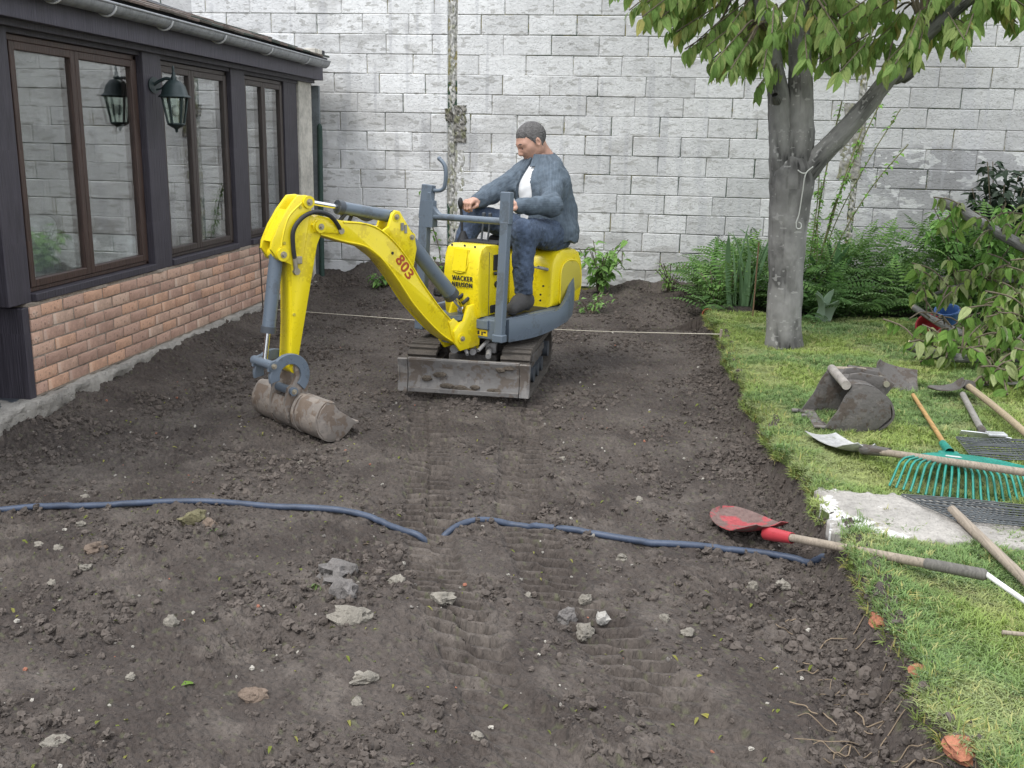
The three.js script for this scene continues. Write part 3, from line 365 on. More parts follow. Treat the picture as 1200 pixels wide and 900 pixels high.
  lp('cage_bar', bars, M.lampMetal); lp('lamp_base', new THREE.LatheGeometry([[0.0, -0.025], [0.008, -0.02], [0.012, 0.0], [0.03, 0.012], [0.06, 0.028], [0.06, 0.04], [0, 0.04]].map((p) => new THREE.Vector2(...p)), 6).translate(0.15, -0.292, 0), M.lampMetal);
  lp('bulb', new THREE.SphereGeometry(0.025, 12, 8).scale(1, 1.5, 1).translate(0.15, -0.17, 0), M.whitePaint);
  // furniture that shows through the second pane
  const sofa = thing('sofa', 'pale sofa seen through the large window pane', 'sofa', [-4.25, 0.1, -6.75], 0.1);
  obj('seat', [rbox(0.8, 0.32, 1.7, 0, 0.26, 0, 0.05, 3)], M.whitePaint, sofa); obj('backrest', rbox(0.22, 0.5, 1.7, -0.35, 0.6, 0, 0.08, 3), M.whitePaint, sofa); for (const s of [-1, 1]) obj('armrest', rbox(0.75, 0.36, 0.18, 0, 0.52, s * 0.86, 0.07, 3), M.whitePaint, sofa);
}

// ---------------------------------------------------------------- the mini excavator
const SX = -0.885, SZ = -6.63, TH = 27 * Math.PI / 180;
{
  const ex = thing('mini_excavator', 'yellow and grey mini excavator standing on the dug soil with its bucket on the ground', 'excavator', [SX, 0, SZ], -TH);
  ex.updateMatrix(); const inv = ex.matrix.clone().invert();
  const frame = (x, z, th) => inv.clone().multiply(new THREE.Matrix4().makeRotationY(-th).setPosition(x, 0, z));
  const I = new THREE.Matrix4(); const add = (n, gs, m, F = I, parent = ex, uv = 1) => obj(n, join(gs).applyMatrix4(F), m, parent, uv);
  // --- undercarriage: two tracks, frame, blade
  const UC = frame(-0.965, -6.585, 3.2 * Math.PI / 180);
  const rT = 0.135, fF = 0.37, fR = -0.43, yC = 0.155;
  const loop = (s) => { const Ls = fF - fR, per = 2 * Ls + 2 * Math.PI * rT; s = ((s % 1) + 1) % 1 * per; if (s < Ls) return [fR + s, yC + rT, 0]; s -= Ls; if (s < Math.PI * rT) { const a = s / rT; return [fF + rT * Math.sin(a), yC + rT * Math.cos(a), a]; } s -= Math.PI * rT; if (s < Ls) return [fF - s, yC - rT, Math.PI]; s -= Ls; const a = s / rT; return [fR - rT * Math.sin(a), yC - rT * Math.cos(a), Math.PI + a]; };
  const pad = rbox(0.19, 0.022, 0.03, 0, 0.016, 0, 0.004, 1);
  for (const side of [-1, 1]) {
    const x0 = side * 0.305, ring = (r, hole) => { const s = hole ? new THREE.Path() : new THREE.Shape(); s.absarc(fF, yC, r, -Math.PI / 2, Math.PI / 2, false); s.absarc(fR, yC, r, Math.PI / 2, Math.PI * 1.5, false); return s; };
    const sh = ring(rT + 0.01); sh.holes.push(ring(rT - 0.016, true)); const g = new THREE.ExtrudeGeometry(sh, { depth: 0.185, bevelEnabled: false, curveSegments: 16 }); g.translate(0, 0, -0.0925).applyMatrix4(new THREE.Matrix4().set(0, 0, -1, x0, 0, 1, 0, 0, 1, 0, 0, 0, 0, 0, 0, 1));
    const tr = add('track', toCreasedNormals(strip(g), 0.6), M.rubber, UC);
    for (let i = 0; i < 46; i++) { const [f, y, a] = loop(i / 46); add('track_pad', pad.clone().applyMatrix4(new THREE.Matrix4().makeRotationX(a).setPosition(x0, y, f)), M.rubber, UC, tr); }
    add('sprocket', [rot(new THREE.CylinderGeometry(0.105, 0.105, 0.08, 24), 0, 0, Math.PI / 2).translate(x0, yC, fR), rot(new THREE.CylinderGeometry(0.055, 0.055, 0.17, 20), 0, 0, Math.PI / 2).translate(x0, yC, fR)], M.greyDark, UC, tr);
    add('idler', [rot(new THREE.CylinderGeometry(0.112, 0.112, 0.07, 24), 0, 0, Math.PI / 2).translate(x0, yC, fF), rot(new THREE.CylinderGeometry(0.04, 0.04, 0.16, 16), 0, 0, Math.PI / 2).translate(x0, yC, fF)], M.greyDark, UC, tr);
    for (const f of [-0.24, -0.06, 0.12]) add('roller', rot(new THREE.CylinderGeometry(0.05, 0.05, 0.14, 18), 0, 0, Math.PI / 2).translate(x0, 0.085, f), M.greyDark, UC, tr);
    add('track_frame', [rbox(0.1, 0.1, 0.72, x0, 0.17, -0.03, 0.01), rbox(0.15, 0.05, 0.5, x0, 0.21, -0.03, 0.01)], M.dirtySteel, UC, tr);
  }
  add('undercarriage', [rbox(0.5, 0.13, 0.5, 0, 0.235, -0.03, 0.02), mv(new THREE.CylinderGeometry(0.2, 0.22, 0.06, 32), 0, 0.325, -0.03), rbox(0.32, 0.06, 0.2, 0, 0.22, 0.25, 0.01), bar([-0.2, 0.2, 0.1], [-0.26, 0.16, 0.58], 0.05, 0.07), bar([0.2, 0.2, 0.1], [0.26, 0.16, 0.58], 0.05, 0.07)], M.dirtySteel, UC);
  add('hydraulic_fitting', [rod([-0.1, 0.3, 0.3], [-0.1, 0.3, 0.45], 0.028), rod([0.02, 0.285, 0.28], [0.02, 0.285, 0.44], 0.022), rod([0.1, 0.31, 0.26], [0.13, 0.27, 0.48], 0.018), rbox(0.1, 0.05, 0.08, -0.02, 0.325, 0.36, 0.006), rbox(0.07, 0.07, 0.05, 0.12, 0.3, 0.33, 0.006), tube([[-0.14, 0.32, 0.28], [-0.12, 0.37, 0.36], [-0.05, 0.34, 0.44], [0.0, 0.28, 0.5]], 0.012, 24), tube([[0.16, 0.34, 0.26], [0.12, 0.36, 0.36], [0.06, 0.3, 0.46]], 0.012, 24)], M.paleSteel, UC);
  const bl = (x0, x1, dz = 0) => sheet((u, v) => [lerp(x0, x1, u), lerp(0.05, 0.262, v) , 0.61 + dz + 0.022 * (1 - Math.sin(v * Math.PI)) ], Math.max(2, Math.round((x1 - x0) * 20)), 8, 0.018);
  const blade = add('dozer_blade', [bl(-0.355, 0.355), rbox(0.71, 0.03, 0.035, 0, 0.066, 0.628, 0.004), rbox(0.71, 0.022, 0.03, 0, 0.258, 0.622, 0.004)], M.worn, UC);
  for (const s of [-1, 1]) add('blade_extension', [bl(s < 0 ? -0.42 : 0.36, s < 0 ? -0.36 : 0.42, 0.003), rbox(0.012, 0.21, 0.03, s * 0.417, 0.155, 0.615, 0.003)], M.worn, UC, blade);
  { const mudM = std({ color: C(0.11, 0.09, 0.07), map: rep(T.mottle, 6), bumpMap: rep(T.grain, 8), bumpScale: 0.006, roughness: 1 }); const clod = [[-0.23, 0.14], [-0.15, 0.17], [-0.02, 0.09], [0.08, 0.1], [0.03, 0.075], [0.2, 0.085], [0.24, 0.22], [0.29, 0.235], [-0.1, 0.1]].map(([x, y], i) => rock(i + 3, 0.035 + 0.012 * (i % 3), 0.018, 0.012, 1).translate(x, y, 0.632)); clod.forEach((c) => add('caked_mud', c, mudM, UC, blade)); }

  // --- upper structure (x = operator's left, z = forward)
  const plan = new THREE.Shape(); plan.moveTo(-0.32, 0.42); plan.lineTo(0.3, 0.43); plan.lineTo(0.335, 0.37); plan.lineTo(0.39, -0.08); plan.bezierCurveTo(0.39, -0.45, 0.26, -0.6, 0, -0.6); plan.bezierCurveTo(-0.26, -0.6, -0.39, -0.45, -0.39, -0.1); plan.lineTo(-0.35, 0.37); plan.closePath();
  const deckG = new THREE.ExtrudeGeometry(plan, { depth: 0.1, bevelEnabled: true, bevelThickness: 0.012, bevelSize: 0.012, bevelOffset: -0.012, bevelSegments: 2, curveSegments: 24 }); deckG.rotateX(Math.PI / 2).translate(0, 0.5, 0); deckG.applyMatrix4(new THREE.Matrix4().makeScale(1, 1, 1));
  const deck = add('deck', toCreasedNormals(strip(deckG), 0.6), M.grey);
  // side skirts and counterweight that rise towards the tail
  const around = (t) => { const pts = plan.getPoints(30); return pts; };
  { const c = new THREE.CatmullRomCurve3([V(0.34, 0, 0.37), V(0.385, 0, 0.1), V(0.4, 0, -0.12), V(0.37, 0, -0.34), V(0.27, 0, -0.52), V(0.12, 0, -0.6), V(-0.12, 0, -0.6), V(-0.27, 0, -0.52), V(-0.37, 0, -0.34), V(-0.4, 0, -0.12), V(-0.385, 0, 0.1), V(-0.34, 0, 0.37)]);
    add('counterweight', sheet((u, v) => { const p = c.getPoint(u), k = sstep(Math.min(u, 1 - u), 0.05, 0.34), y0 = lerp(0.362, 0.44, k), y1 = lerp(0.505, 0.745, sstep(Math.min(u, 1 - u), 0.17, 0.38)), bulge = 1 + 0.02 * Math.sin(v * Math.PI); return [p.x * bulge, lerp(y0, y1, v), p.z * bulge]; }, 60, 6, 0.03), M.grey, I, deck); }
  add('front_frame', [rbox(0.3, 0.13, 0.1, 0.16, 0.44, 0.4, 0.01), rbox(0.28, 0.13, 0.06, -0.2, 0.44, 0.4, 0.01), rbox(0.11, 0.06, 0.02, 0.2, 0.47, 0.455, 0.006)], M.grey, I, deck);
  add('warning_label', rbox(0.09, 0.04, 0.002, 0.2, 0.415, 0.4525, 0.0005, 1), std({ color: C(0.7, 0.5, 0.02), roughness: 0.5 }), I, deck);
  add('label_print', [rbox(0.02, 0.024, 0.001, 0.175, 0.415, 0.4545, 0.0002, 1), rbox(0.012, 0.024, 0.001, 0.205, 0.412, 0.4545, 0.0002, 1), rbox(0.02, 0.01, 0.001, 0.225, 0.42, 0.4545, 0.0002, 1)], M.black, I, deck);
  add('floor_mat', rbox(0.66, 0.012, 0.5, 0, 0.511, 0.12, 0.005), M.black, I, deck);
  // console with the maker's name
  const cp = [[0.13, 0.51], [0.13, 0.9], [0.17, 0.945], [0.3, 0.96], [0.41, 0.965], [0.455, 0.945], [0.478, 0.9], [0.492, 0.78], [0.49, 0.64], [0.47, 0.53], [0.46, 0.51]];
  const con = add('console', plate(cp, 0.28, 0.06, 0.018), M.yellow);
  add('recess', [sheet((u, v) => { const a = lerp(-1, 1, u); return [0.05 + a * 0.052, lerp(0.8, 0.935, v), lerp(0.494, 0.466, v) + 0.003 + 0.004 * Math.abs(a)]; }, 6, 6, 0.006), tube([[-0.005, 0.935, 0.468], [-0.005, 0.82, 0.493], [0.02, 0.795, 0.497], [0.08, 0.795, 0.497], [0.105, 0.82, 0.493], [0.105, 0.935, 0.468]], 0.0045, 40, 6)], M.yellow, I, con);
  const words = [mv(text('WACKER', 0.029), 0, 0.02, 0), mv(text('NEUSON', 0.029), 0, -0.02, 0)]; add('lettering', words.map((g) => { rot(g, -0.07, 0, 0); return mv(g, 0.075, 0.735, 0.494); }), M.black, I, con, 0);
  add('bolt', [[-0.04, 0.955], [0.06, 0.957], [0.14, 0.955]].map(([x, y]) => rot(new THREE.CylinderGeometry(0.007, 0.007, 0.006, 10), Math.PI / 2.6, 0, 0).translate(x, y, 0.452)), M.black, I, con);
  add('side_latch', [tube([[0.204, 0.9, 0.25], [0.24, 0.87, 0.24], [0.24, 0.81, 0.25], [0.24, 0.79, 0.3], [0.204, 0.78, 0.33]], 0.012, 24), rbox(0.012, 0.1, 0.09, 0.204, 0.85, 0.29, 0.004), rot(new THREE.CylinderGeometry(0.02, 0.02, 0.012, 16), 0, 0, Math.PI / 2).translate(0.204, 0.71, 0.3), rot(new THREE.CylinderGeometry(0.012, 0.012, 0.012, 16), 0, 0, Math.PI / 2).translate(0.204, 0.65, 0.26), rbox(0.01, 0.05, 0.07, 0.204, 0.555, 0.33, 0.004)], M.black, I, con);
  add('side_seam', [rbox(0.003, 0.4, 0.004, 0.201, 0.72, 0.38, 0.001, 1)], M.greyDark, I, con);
  // levers with boots
  const lev = (x, pts, r = 0.009) => add('control_lever', [tube(pts, r, 24), mv(new THREE.SphereGeometry(0.02, 14, 10).scale(0.9, 1.9, 0.9), ...pts[pts.length - 1])], M.black);
  lev(0.2, [[0.2, 0.95, 0.22], [0.205, 1.02, 0.21], [0.2, 1.1, 0.17], [0.2, 1.19, 0.19]]); lev(-0.16, [[-0.14, 0.95, 0.2], [-0.15, 1.02, 0.2], [-0.16, 1.1, 0.19], [-0.165, 1.2, 0.2]]);
  for (const x of [0.02, 0.07]) add('travel_lever', [rod([x, 0.95, 0.22], [x + 0.005, 1.1, 0.2], 0.007), rbox(0.022, 0.06, 0.02, x + 0.005, 1.12, 0.198, 0.006)], M.greyDark);
  add('lever_boot', [mv(new THREE.CylinderGeometry(0.015, 0.045, 0.07, 16), 0.2, 0.985, 0.22), mv(new THREE.CylinderGeometry(0.015, 0.045, 0.07, 16), -0.14, 0.985, 0.2), rbox(0.3, 0.03, 0.16, 0.04, 0.955, 0.2, 0.012)], M.black);
  // roll bar
  const rb = add('roll_bar', [bar([0.335, 0.375, 0.45], [0.335, 1.12, 0.4], 0.06, 0.05, [0, 0, 1], 0.008), bar([0.335, 1.1, 0.4], [0.332, 1.3, 0.385], 0.075, 0.05, [0, 0, 1], 0.008), bar([-0.31, 0.375, 0.44], [-0.3, 1.12, 0.4], 0.07, 0.05, [0, 0, 1], 0.008), bar([-0.3, 1.1, 0.4], [-0.285, 1.32, 0.38], 0.085, 0.05, [0, 0, 1], 0.008), rod([-0.3, 1.12, 0.4], [0.35, 1.12, 0.4], 0.022, 0.022, 14), rbox(0.08, 0.05, 0.06, 0.335, 0.395, 0.45, 0.008), plate([[0.37, 1.05], [0.43, 1.05], [0.42, 1.22], [0.38, 1.22]], 0.1, -0.27, 0.004)], M.grey);
  add('gusset', [(() => { const s = new THREE.Shape(); s.moveTo(0, 0); s.lineTo(0.11, 0); s.quadraticCurveTo(0.03, 0.02, 0.02, 0.14); s.lineTo(0, 0.14); s.closePath(); return new THREE.ExtrudeGeometry(s, { depth: 0.03, bevelEnabled: true, bevelSize: 0.003, bevelThickness: 0.003, bevelSegments: 1 }).translate(-0.265, 1.13, 0.385); })()], M.grey, I, rb);
  add('hook', [tube([[-0.25, 1.285, 0.38], [-0.2, 1.285, 0.38], [-0.165, 1.3, 0.38], [-0.15, 1.35, 0.38], [-0.15, 1.42, 0.38], [-0.165, 1.455, 0.38], [-0.2, 1.485, 0.38]], 0.013, 40), mv(new THREE.SphereGeometry(0.015, 10, 8), -0.2, 1.485, 0.38)], M.grey, I, rb);
  // engine cover with its side panel, seat
  const ep = [[-0.16, 0.51], [-0.17, 0.75], [-0.19, 0.83], [-0.23, 0.875], [-0.3, 0.9], [-0.46, 0.895], [-0.53, 0.87], [-0.575, 0.8], [-0.595, 0.7], [-0.595, 0.62], [-0.56, 0.51]];
  const cov = add('engine_cover', plate(ep, 0.66, 0.005, 0.035), M.yellow);
  const pp = [[-0.27, 0.53], [-0.275, 0.74], [-0.3, 0.79], [-0.36, 0.815], [-0.47, 0.805], [-0.52, 0.77], [-0.545, 0.7], [-0.545, 0.62]]; for (const s of [-1, 1]) { add('side_panel', plate(pp, 0.014, 0.005 + s * 0.332, 0.004), M.yellowDull, I, cov); add('panel_rim', tube(pp.map(([z, y]) => [0.005 + s * 0.334, y, z]), 0.007, 60, 6), M.yellow, I, cov); }
  add('panel_bolt', [[0.6], [0.66], [0.56]].map(([y], i) => rot(new THREE.CylinderGeometry(0.007, 0.007, 0.006, 10), Math.PI / 2, 0, 0).translate(0.27 + 0.02 * (i % 2), y, -0.13)), M.black, I, cov);
  add('seat', [rbox(0.44, 0.07, 0.4, 0.02, 0.935, -0.36, 0.03, 3)], M.black); add('seat_back', rot(rbox(0.4, 0.24, 0.06, 0, 0.12, 0, 0.028, 3), -0.2, 0, 0).translate(0.02, 0.95, -0.56), M.black);
  add('hood_stay', [rod([0.23, 0.83, 0.13], [0.29, 0.775, -0.13], 0.006), rod([0.275, 0.79, -0.08], [0.295, 0.768, -0.17], 0.011)], M.paleSteel);

  // --- swing bracket, boom, stick, bucket in the plane of the arm
  const AF = frame(-1.83, -5.22, 40 * Math.PI / 180);
  add('deck_bracket', [rbox(0.16, 0.035, 0.18, 0.04, 0.5, 0.46, 0.008), rbox(0.16, 0.035, 0.18, 0.04, 0.385, 0.46, 0.008), mv(new THREE.CylinderGeometry(0.08, 0.08, 0.03, 24), 0.04, 0.515, 0.535), mv(new THREE.CylinderGeometry(0.08, 0.08, 0.03, 24), 0.04, 0.372, 0.535)], M.grey);
  const sb = add('swing_bracket', [plate([[-1.3, 0.33], [-1.14, 0.31], [-1.1, 0.36], [-1.09, 0.44], [-1.14, 0.49], [-1.17, 0.5], [-1.2, 0.59], [-1.26, 0.6], [-1.31, 0.5]], 0.022, 0.075, 0.004), plate([[-1.3, 0.33], [-1.14, 0.31], [-1.1, 0.36], [-1.09, 0.44], [-1.14, 0.49], [-1.17, 0.5], [-1.2, 0.59], [-1.26, 0.6], [-1.31, 0.5]], 0.022, -0.075, 0.004), rbox(0.15, 0.26, 0.05, 0, 0.46, -1.29, 0.01), mv(new THREE.CylinderGeometry(0.045, 0.045, 0.3, 20), 0, 0.44, -1.31)], M.yellow, AF);
  const pin = (s, y, w, r = 0.018, parent = ex) => add('pin', [rot(new THREE.CylinderGeometry(r, r, w, 16), 0, 0, Math.PI / 2).translate(0, y, s), ...[-1, 1].map((k) => rot(new THREE.CylinderGeometry(r * 0.55, r * 0.55, 0.012, 6), 0, 0, Math.PI / 2).translate(k * (w / 2 + 0.004), y, s))], M.pinSteel, AF, parent);
  const boss = (s, y, w, r) => rot(new THREE.CylinderGeometry(r, r, w, 20), 0, 0, Math.PI / 2).translate(0, y, s);
  const bU = [[-0.1, 1.175], [-0.14, 1.19], [-0.301, 1.153], [-0.42, 1.142], [-0.514, 1.118], [-0.621, 1.05], [-0.732, 0.938], [-0.872, 0.745], [-1.019, 0.575], [-1.13, 0.475], [-1.2, 0.43]], bL = [[-1.19, 0.385], [-1.12, 0.35], [-0.999, 0.43], [-0.8, 0.622], [-0.662, 0.802], [-0.553, 0.925], [-0.447, 0.997], [-0.298, 1.035], [-0.15, 1.08], [-0.1, 1.1]];
  const boom = add('boom', [plate([...bU, ...bL], 0.125, 0, 0.007), ...[0.064, -0.064].map((x) => plate([[-1.21, 0.44], [-1.1, 0.52], [-1.06, 0.5], [-1.08, 0.42], [-1.13, 0.33], [-1.2, 0.36]], 0.014, x, 0.003)), ...[0.066, -0.066].map((x) => plate([[-0.28, 1.125], [-0.12, 1.17], [-0.095, 1.14], [-0.11, 1.1], [-0.28, 1.085]], 0.016, x, 0.003)), boss(-0.14, 1.13, 0.175, 0.034), boss(-1.15, 0.39, 0.185, 0.032)], M.yellow, AF);
  { // weld-on rails along the upper and lower edge of the side plates
    const rail = (pts, y) => [0.0635, -0.0635].map((x) => tube(pts.map(([s, h]) => [x, h + y, s]), 0.0055, 60, 6)); add('edge_rail', [...rail(bU.slice(2), -0.007), ...rail(bL.slice(1, 9), 0.007)], M.yellow, AF, boom); }
  for (const x of [0.052, -0.052]) add('cylinder_ear', [plate([[-0.56, 1.08], [-0.61, 1.11], [-0.635, 1.175], [-0.66, 1.2], [-0.69, 1.195], [-0.75, 1.11], [-0.8, 1.04], [-0.815, 0.97], [-0.79, 0.86], [-0.7, 0.96], [-0.62, 1.05]], 0.022, x, 0.004), rot(new THREE.CylinderGeometry(0.03, 0.03, 0.026, 18), 0, 0, Math.PI / 2).translate(x, 1.163, -0.665), rot(new THREE.CylinderGeometry(0.028, 0.028, 0.026, 18), 0, 0, Math.PI / 2).translate(x, 1.04, -0.775)], M.yellow, AF, boom);
  pin(-0.665, 1.163, 0.145, 0.016, boom); pin(-0.775, 1.04, 0.145, 0.016, boom); pin(-0.14, 1.13, 0.185, 0.017, boom); pin(-1.15, 0.39, 0.2, 0.016, boom);
  add('grease_plate', [rbox(0.004, 0.045, 0.022, 0.066, 1.105, -0.705, 0.001, 1), rbox(0.004, 0.05, 0.018, 0.066, 1.09, -0.73, 0.001, 1)], M.paleSteel, AF, boom);
  add('boom_hole', rot(new THREE.CylinderGeometry(0.009, 0.009, 0.13, 14), 0, 0, Math.PI / 2).translate(0, 0.955, -0.635), M.black, AF, boom);
  for (const s of [1, -1]) { const g = text('803', 0.072, 0.002); g.scale(1.0, 0.85, 1); rot(g, 0, 0, s * -0.93); if (s < 0) rot(g, 0, Math.PI, 0); rot(g, 0, Math.PI / 2, 0); mv(g, s * 0.0632, 0.868, -0.725); add('number_lettering', g, std({ color: C(0.4, 0.07, 0.02), roughness: 0.5 }), AF, boom, 0); }
  // cylinders: barrel and rod
  const cyl = (a, b, split, r, rr0, barrelFirst) => { const p = (t) => [0, lerp(a[1], b[1], t), lerp(a[0], b[0], t)], [q0, q1, q2] = [p(0), p(split), p(1)], c = add('hydraulic_cylinder', barrelFirst ? [rod(q0, q1, r, r, 20), boss(a[0], a[1], 0.06, r * 0.95)] : [rod(q1, q2, r, r, 20), boss(b[0], b[1], 0.06, r * 0.95)], M.grey, AF); const e = p(split + (barrelFirst ? -0.06 : 0.06)); add('gland', rod(e, q1, r * 1.12, r * 1.12, 20), M.greyDark, AF, c); add('piston_rod', barrelFirst ? [rod(q1, q2, rr0, rr0, 16), boss(b[0], b[1], 0.05, rr0 * 1.7)] : [rod(q0, q1, rr0, rr0, 16), boss(a[0], a[1], 0.05, rr0 * 1.7)], M.chrome, AF, c); return c; };
  cyl([-0.665, 1.163], [-0.08, 1.265], 0.62, 0.036, 0.013, true);
  cyl([-0.775, 1.04], [-1.235, 0.55], 0.8, 0.046, 0.018, true);
  cyl([0.088, 0.985], [0.185, 0.4], 0.72, 0.037, 0.014, true);
  // stick
  const stU = [[-0.013, 1.296], [-0.066, 1.3], [-0.105, 1.285], [-0.12, 1.262], [-0.1, 1.223], [-0.1, 1.19], [-0.135, 1.17], [-0.172, 1.14], [-0.165, 1.1], [-0.13, 1.03], [0.012, 0.4], [0.062, 0.4], [0.045, 0.6], [0.035, 0.93], [0.085, 0.955], [0.12, 0.97], [0.155, 1.02], [0.148, 1.06], [0.106, 1.145], [0.05, 1.225]];
  const stick = add('stick', [plate([[-0.135, 1.16], [-0.165, 1.12], [-0.13, 1.03], [0.012, 0.36], [0.065, 0.36], [0.05, 0.6], [0.035, 0.95], [0.0, 1.1]], 0.1, 0, 0.006), ...[0.05, -0.05].map((x) => plate(stU, 0.02, x, 0.004)), plate([[0.04, 1.225], [0.1, 1.14], [0.14, 1.06], [0.12, 1.06], [0.08, 1.14], [0.03, 1.21]], 0.1, 0, 0.004), boss(-0.14, 1.13, 0.155, 0.036), boss(-0.08, 1.262, 0.145, 0.034), boss(0.088, 0.99, 0.145, 0.036), boss(0.03, 0.37, 0.12, 0.04)], M.yellow, AF);
  add('seam', [0.061, -0.061].map((x) => tube([[x, 1.26, -0.04], [x, 1.19, 0.04], [x, 1.11, 0.075], [x, 1.03, 0.095]], 0.005, 30, 6)), M.yellow, AF, stick);
  pin(-0.08, 1.262, 0.155, 0.018, stick); pin(0.088, 0.99, 0.155, 0.018, stick);
  add('bolt', [[-0.03, 1.235], [0.075, 1.05], [0.03, 0.66]].map(([s, y]) => rot(new THREE.CylinderGeometry(0.009, 0.009, 0.13, 10), 0, 0, Math.PI / 2).translate(0, y, s)), M.yellowDull, AF, stick);
  add('hose', [tube([[0.072, 0.96, 0.02], [0.075, 1.03, 0.03], [0.08, 1.12, 0.026], [0.085, 1.185, -0.03], [0.088, 1.21, -0.11], [0.086, 1.185, -0.2], [0.08, 1.13, -0.255], [0.07, 1.1, -0.275]], 0.0125, 60, 8)], M.black, AF);
  add('hose_fitting', [rod([0.07, 0.89, 0.012], [0.072, 0.97, 0.021], 0.013, 0.013, 8), rot(new THREE.CylinderGeometry(0.02, 0.02, 0.03, 6), 0, 0, Math.PI / 2).translate(0.066, 0.895, 0.012), rbox(0.02, 0.04, 0.05, 0.066, 0.955, 0.0, 0.004), rot(new THREE.CylinderGeometry(0.018, 0.018, 0.03, 8), 0, 0, Math.PI / 2).translate(0.07, 1.1, -0.275)], M.pinSteel, AF);
  add('hose', [tube([[0.0, 1.13, -0.3], [0.01, 1.19, -0.36], [0.01, 1.18, -0.42], [0, 1.15, -0.5], [0.01, 1.17, -0.58], [0, 1.14, -0.64]], 0.012, 40), tube([[-0.03, 1.14, -0.4], [-0.03, 1.21, -0.43], [-0.03, 1.22, -0.4], [-0.03, 1.2, -0.36]], 0.011, 20), tube([[-0.02, 0.62, -1.2], [0.02, 0.68, -1.28], [0.04, 0.6, -1.36], [0.02, 0.5, -1.4]], 0.012, 24), tube([[0.03, 0.6, -1.2], [0.05, 0.66, -1.3], [0.0, 0.58, -1.4]], 0.012, 24)], M.black, AF);
  // link and bucket
  const arc = (x, r0, r1, a0, a1, cs, cy, w) => { const s = new THREE.Shape(); s.absarc(cs, cy, r1, a0, a1, false); s.absarc(cs, cy, r0, a1, a0, true); const g = new THREE.ExtrudeGeometry(s, { depth: w, bevelEnabled: true, bevelThickness: 0.003, bevelSize: 0.003, bevelSegments: 1, curveSegments: 24 }); g.translate(0, 0, -w / 2).applyMatrix4(new THREE.Matrix4().set(0, 0, -1, x, 0, 1, 0, 0, 1, 0, 0, 0, 0, 0, 0, 1)); return toCreasedNormals(strip(g), 0.6); };
  const link = add('bucket_link', [...[0.085, -0.085].map((x) => arc(x, 0.068, 0.12, -0.2, Math.PI * 1.25, 0.085, 0.33, 0.02)), ...[0.085, -0.085].map((x) => plate([[0.16, 0.43], [0.21, 0.42], [0.215, 0.37], [0.17, 0.36]], 0.022, x, 0.004)), boss(0.19, 0.4, 0.21, 0.026), boss(0.07, 0.24, 0.21, 0.024)], M.grey, AF);
  pin(0.19, 0.4, 0.23, 0.015, link); pin(0.07, 0.24, 0.22, 0.015, link); pin(0.03, 0.36, 0.15, 0.02, link);
  const W2 = 0.345, prof = [[-0.165, 0.085], [-0.13, 0.05], [-0.08, 0.012], [-0.02, 0.0], [0.04, 0.02], [0.075, 0.07], [0.08, 0.13], [0.055, 0.185], [0.02, 0.215], [-0.03, 0.2]];
  const pc = new THREE.SplineCurve(prof.map((p) => new THREE.Vector2(...p)));
  const bk = add('bucket', [sheet((u, v) => { const p = pc.getPoint(v); return [lerp(-W2, W2, u), p.y, p.x]; }, 8, 40, 0.012), ...[-1, 1].map((s) => plate([...prof.map(([a, b]) => [a * 0.99, b]), [-0.06, 0.16], [-0.12, 0.12]], 0.012, s * W2, 0.002)), rbox(2 * W2, 0.02, 0.05, 0, 0.205, -0.01, 0.006), rbox(2 * W2 + 0.01, 0.014, 0.07, 0, 0.077, -0.15, 0.003)], M.bucket, AF);
  add('bucket_ear', [0.075, -0.075].map((x) => plate([[0.11, 0.09], [0.12, 0.17], [0.095, 0.26], [0.07, 0.275], [0.045, 0.32], [0.05, 0.385], [0.02, 0.4], [-0.01, 0.375], [-0.03, 0.25], [-0.03, 0.2], [0.02, 0.2], [0.07, 0.13], [0.085, 0.07]], 0.022, x, 0.004)), M.bucket, AF, bk);
  add('bucket_web', [sheet((u, v) => [lerp(-0.07, 0.07, u), lerp(0.06, 0.2, v), 0.085 + 0.025 * Math.sin(v * 3.1)], 3, 8, 0.014)], M.bucket, AF, bk);
  [0.115, -0.115].forEach((x) => add('stiffener', sheet((u, v) => { const p = pc.getPoint(0.3 + 0.62 * v); return [x + lerp(-0.012, 0.012, u), p.y, p.x + 0.012]; }, 2, 20, 0.01), M.bucket, AF, bk));
}

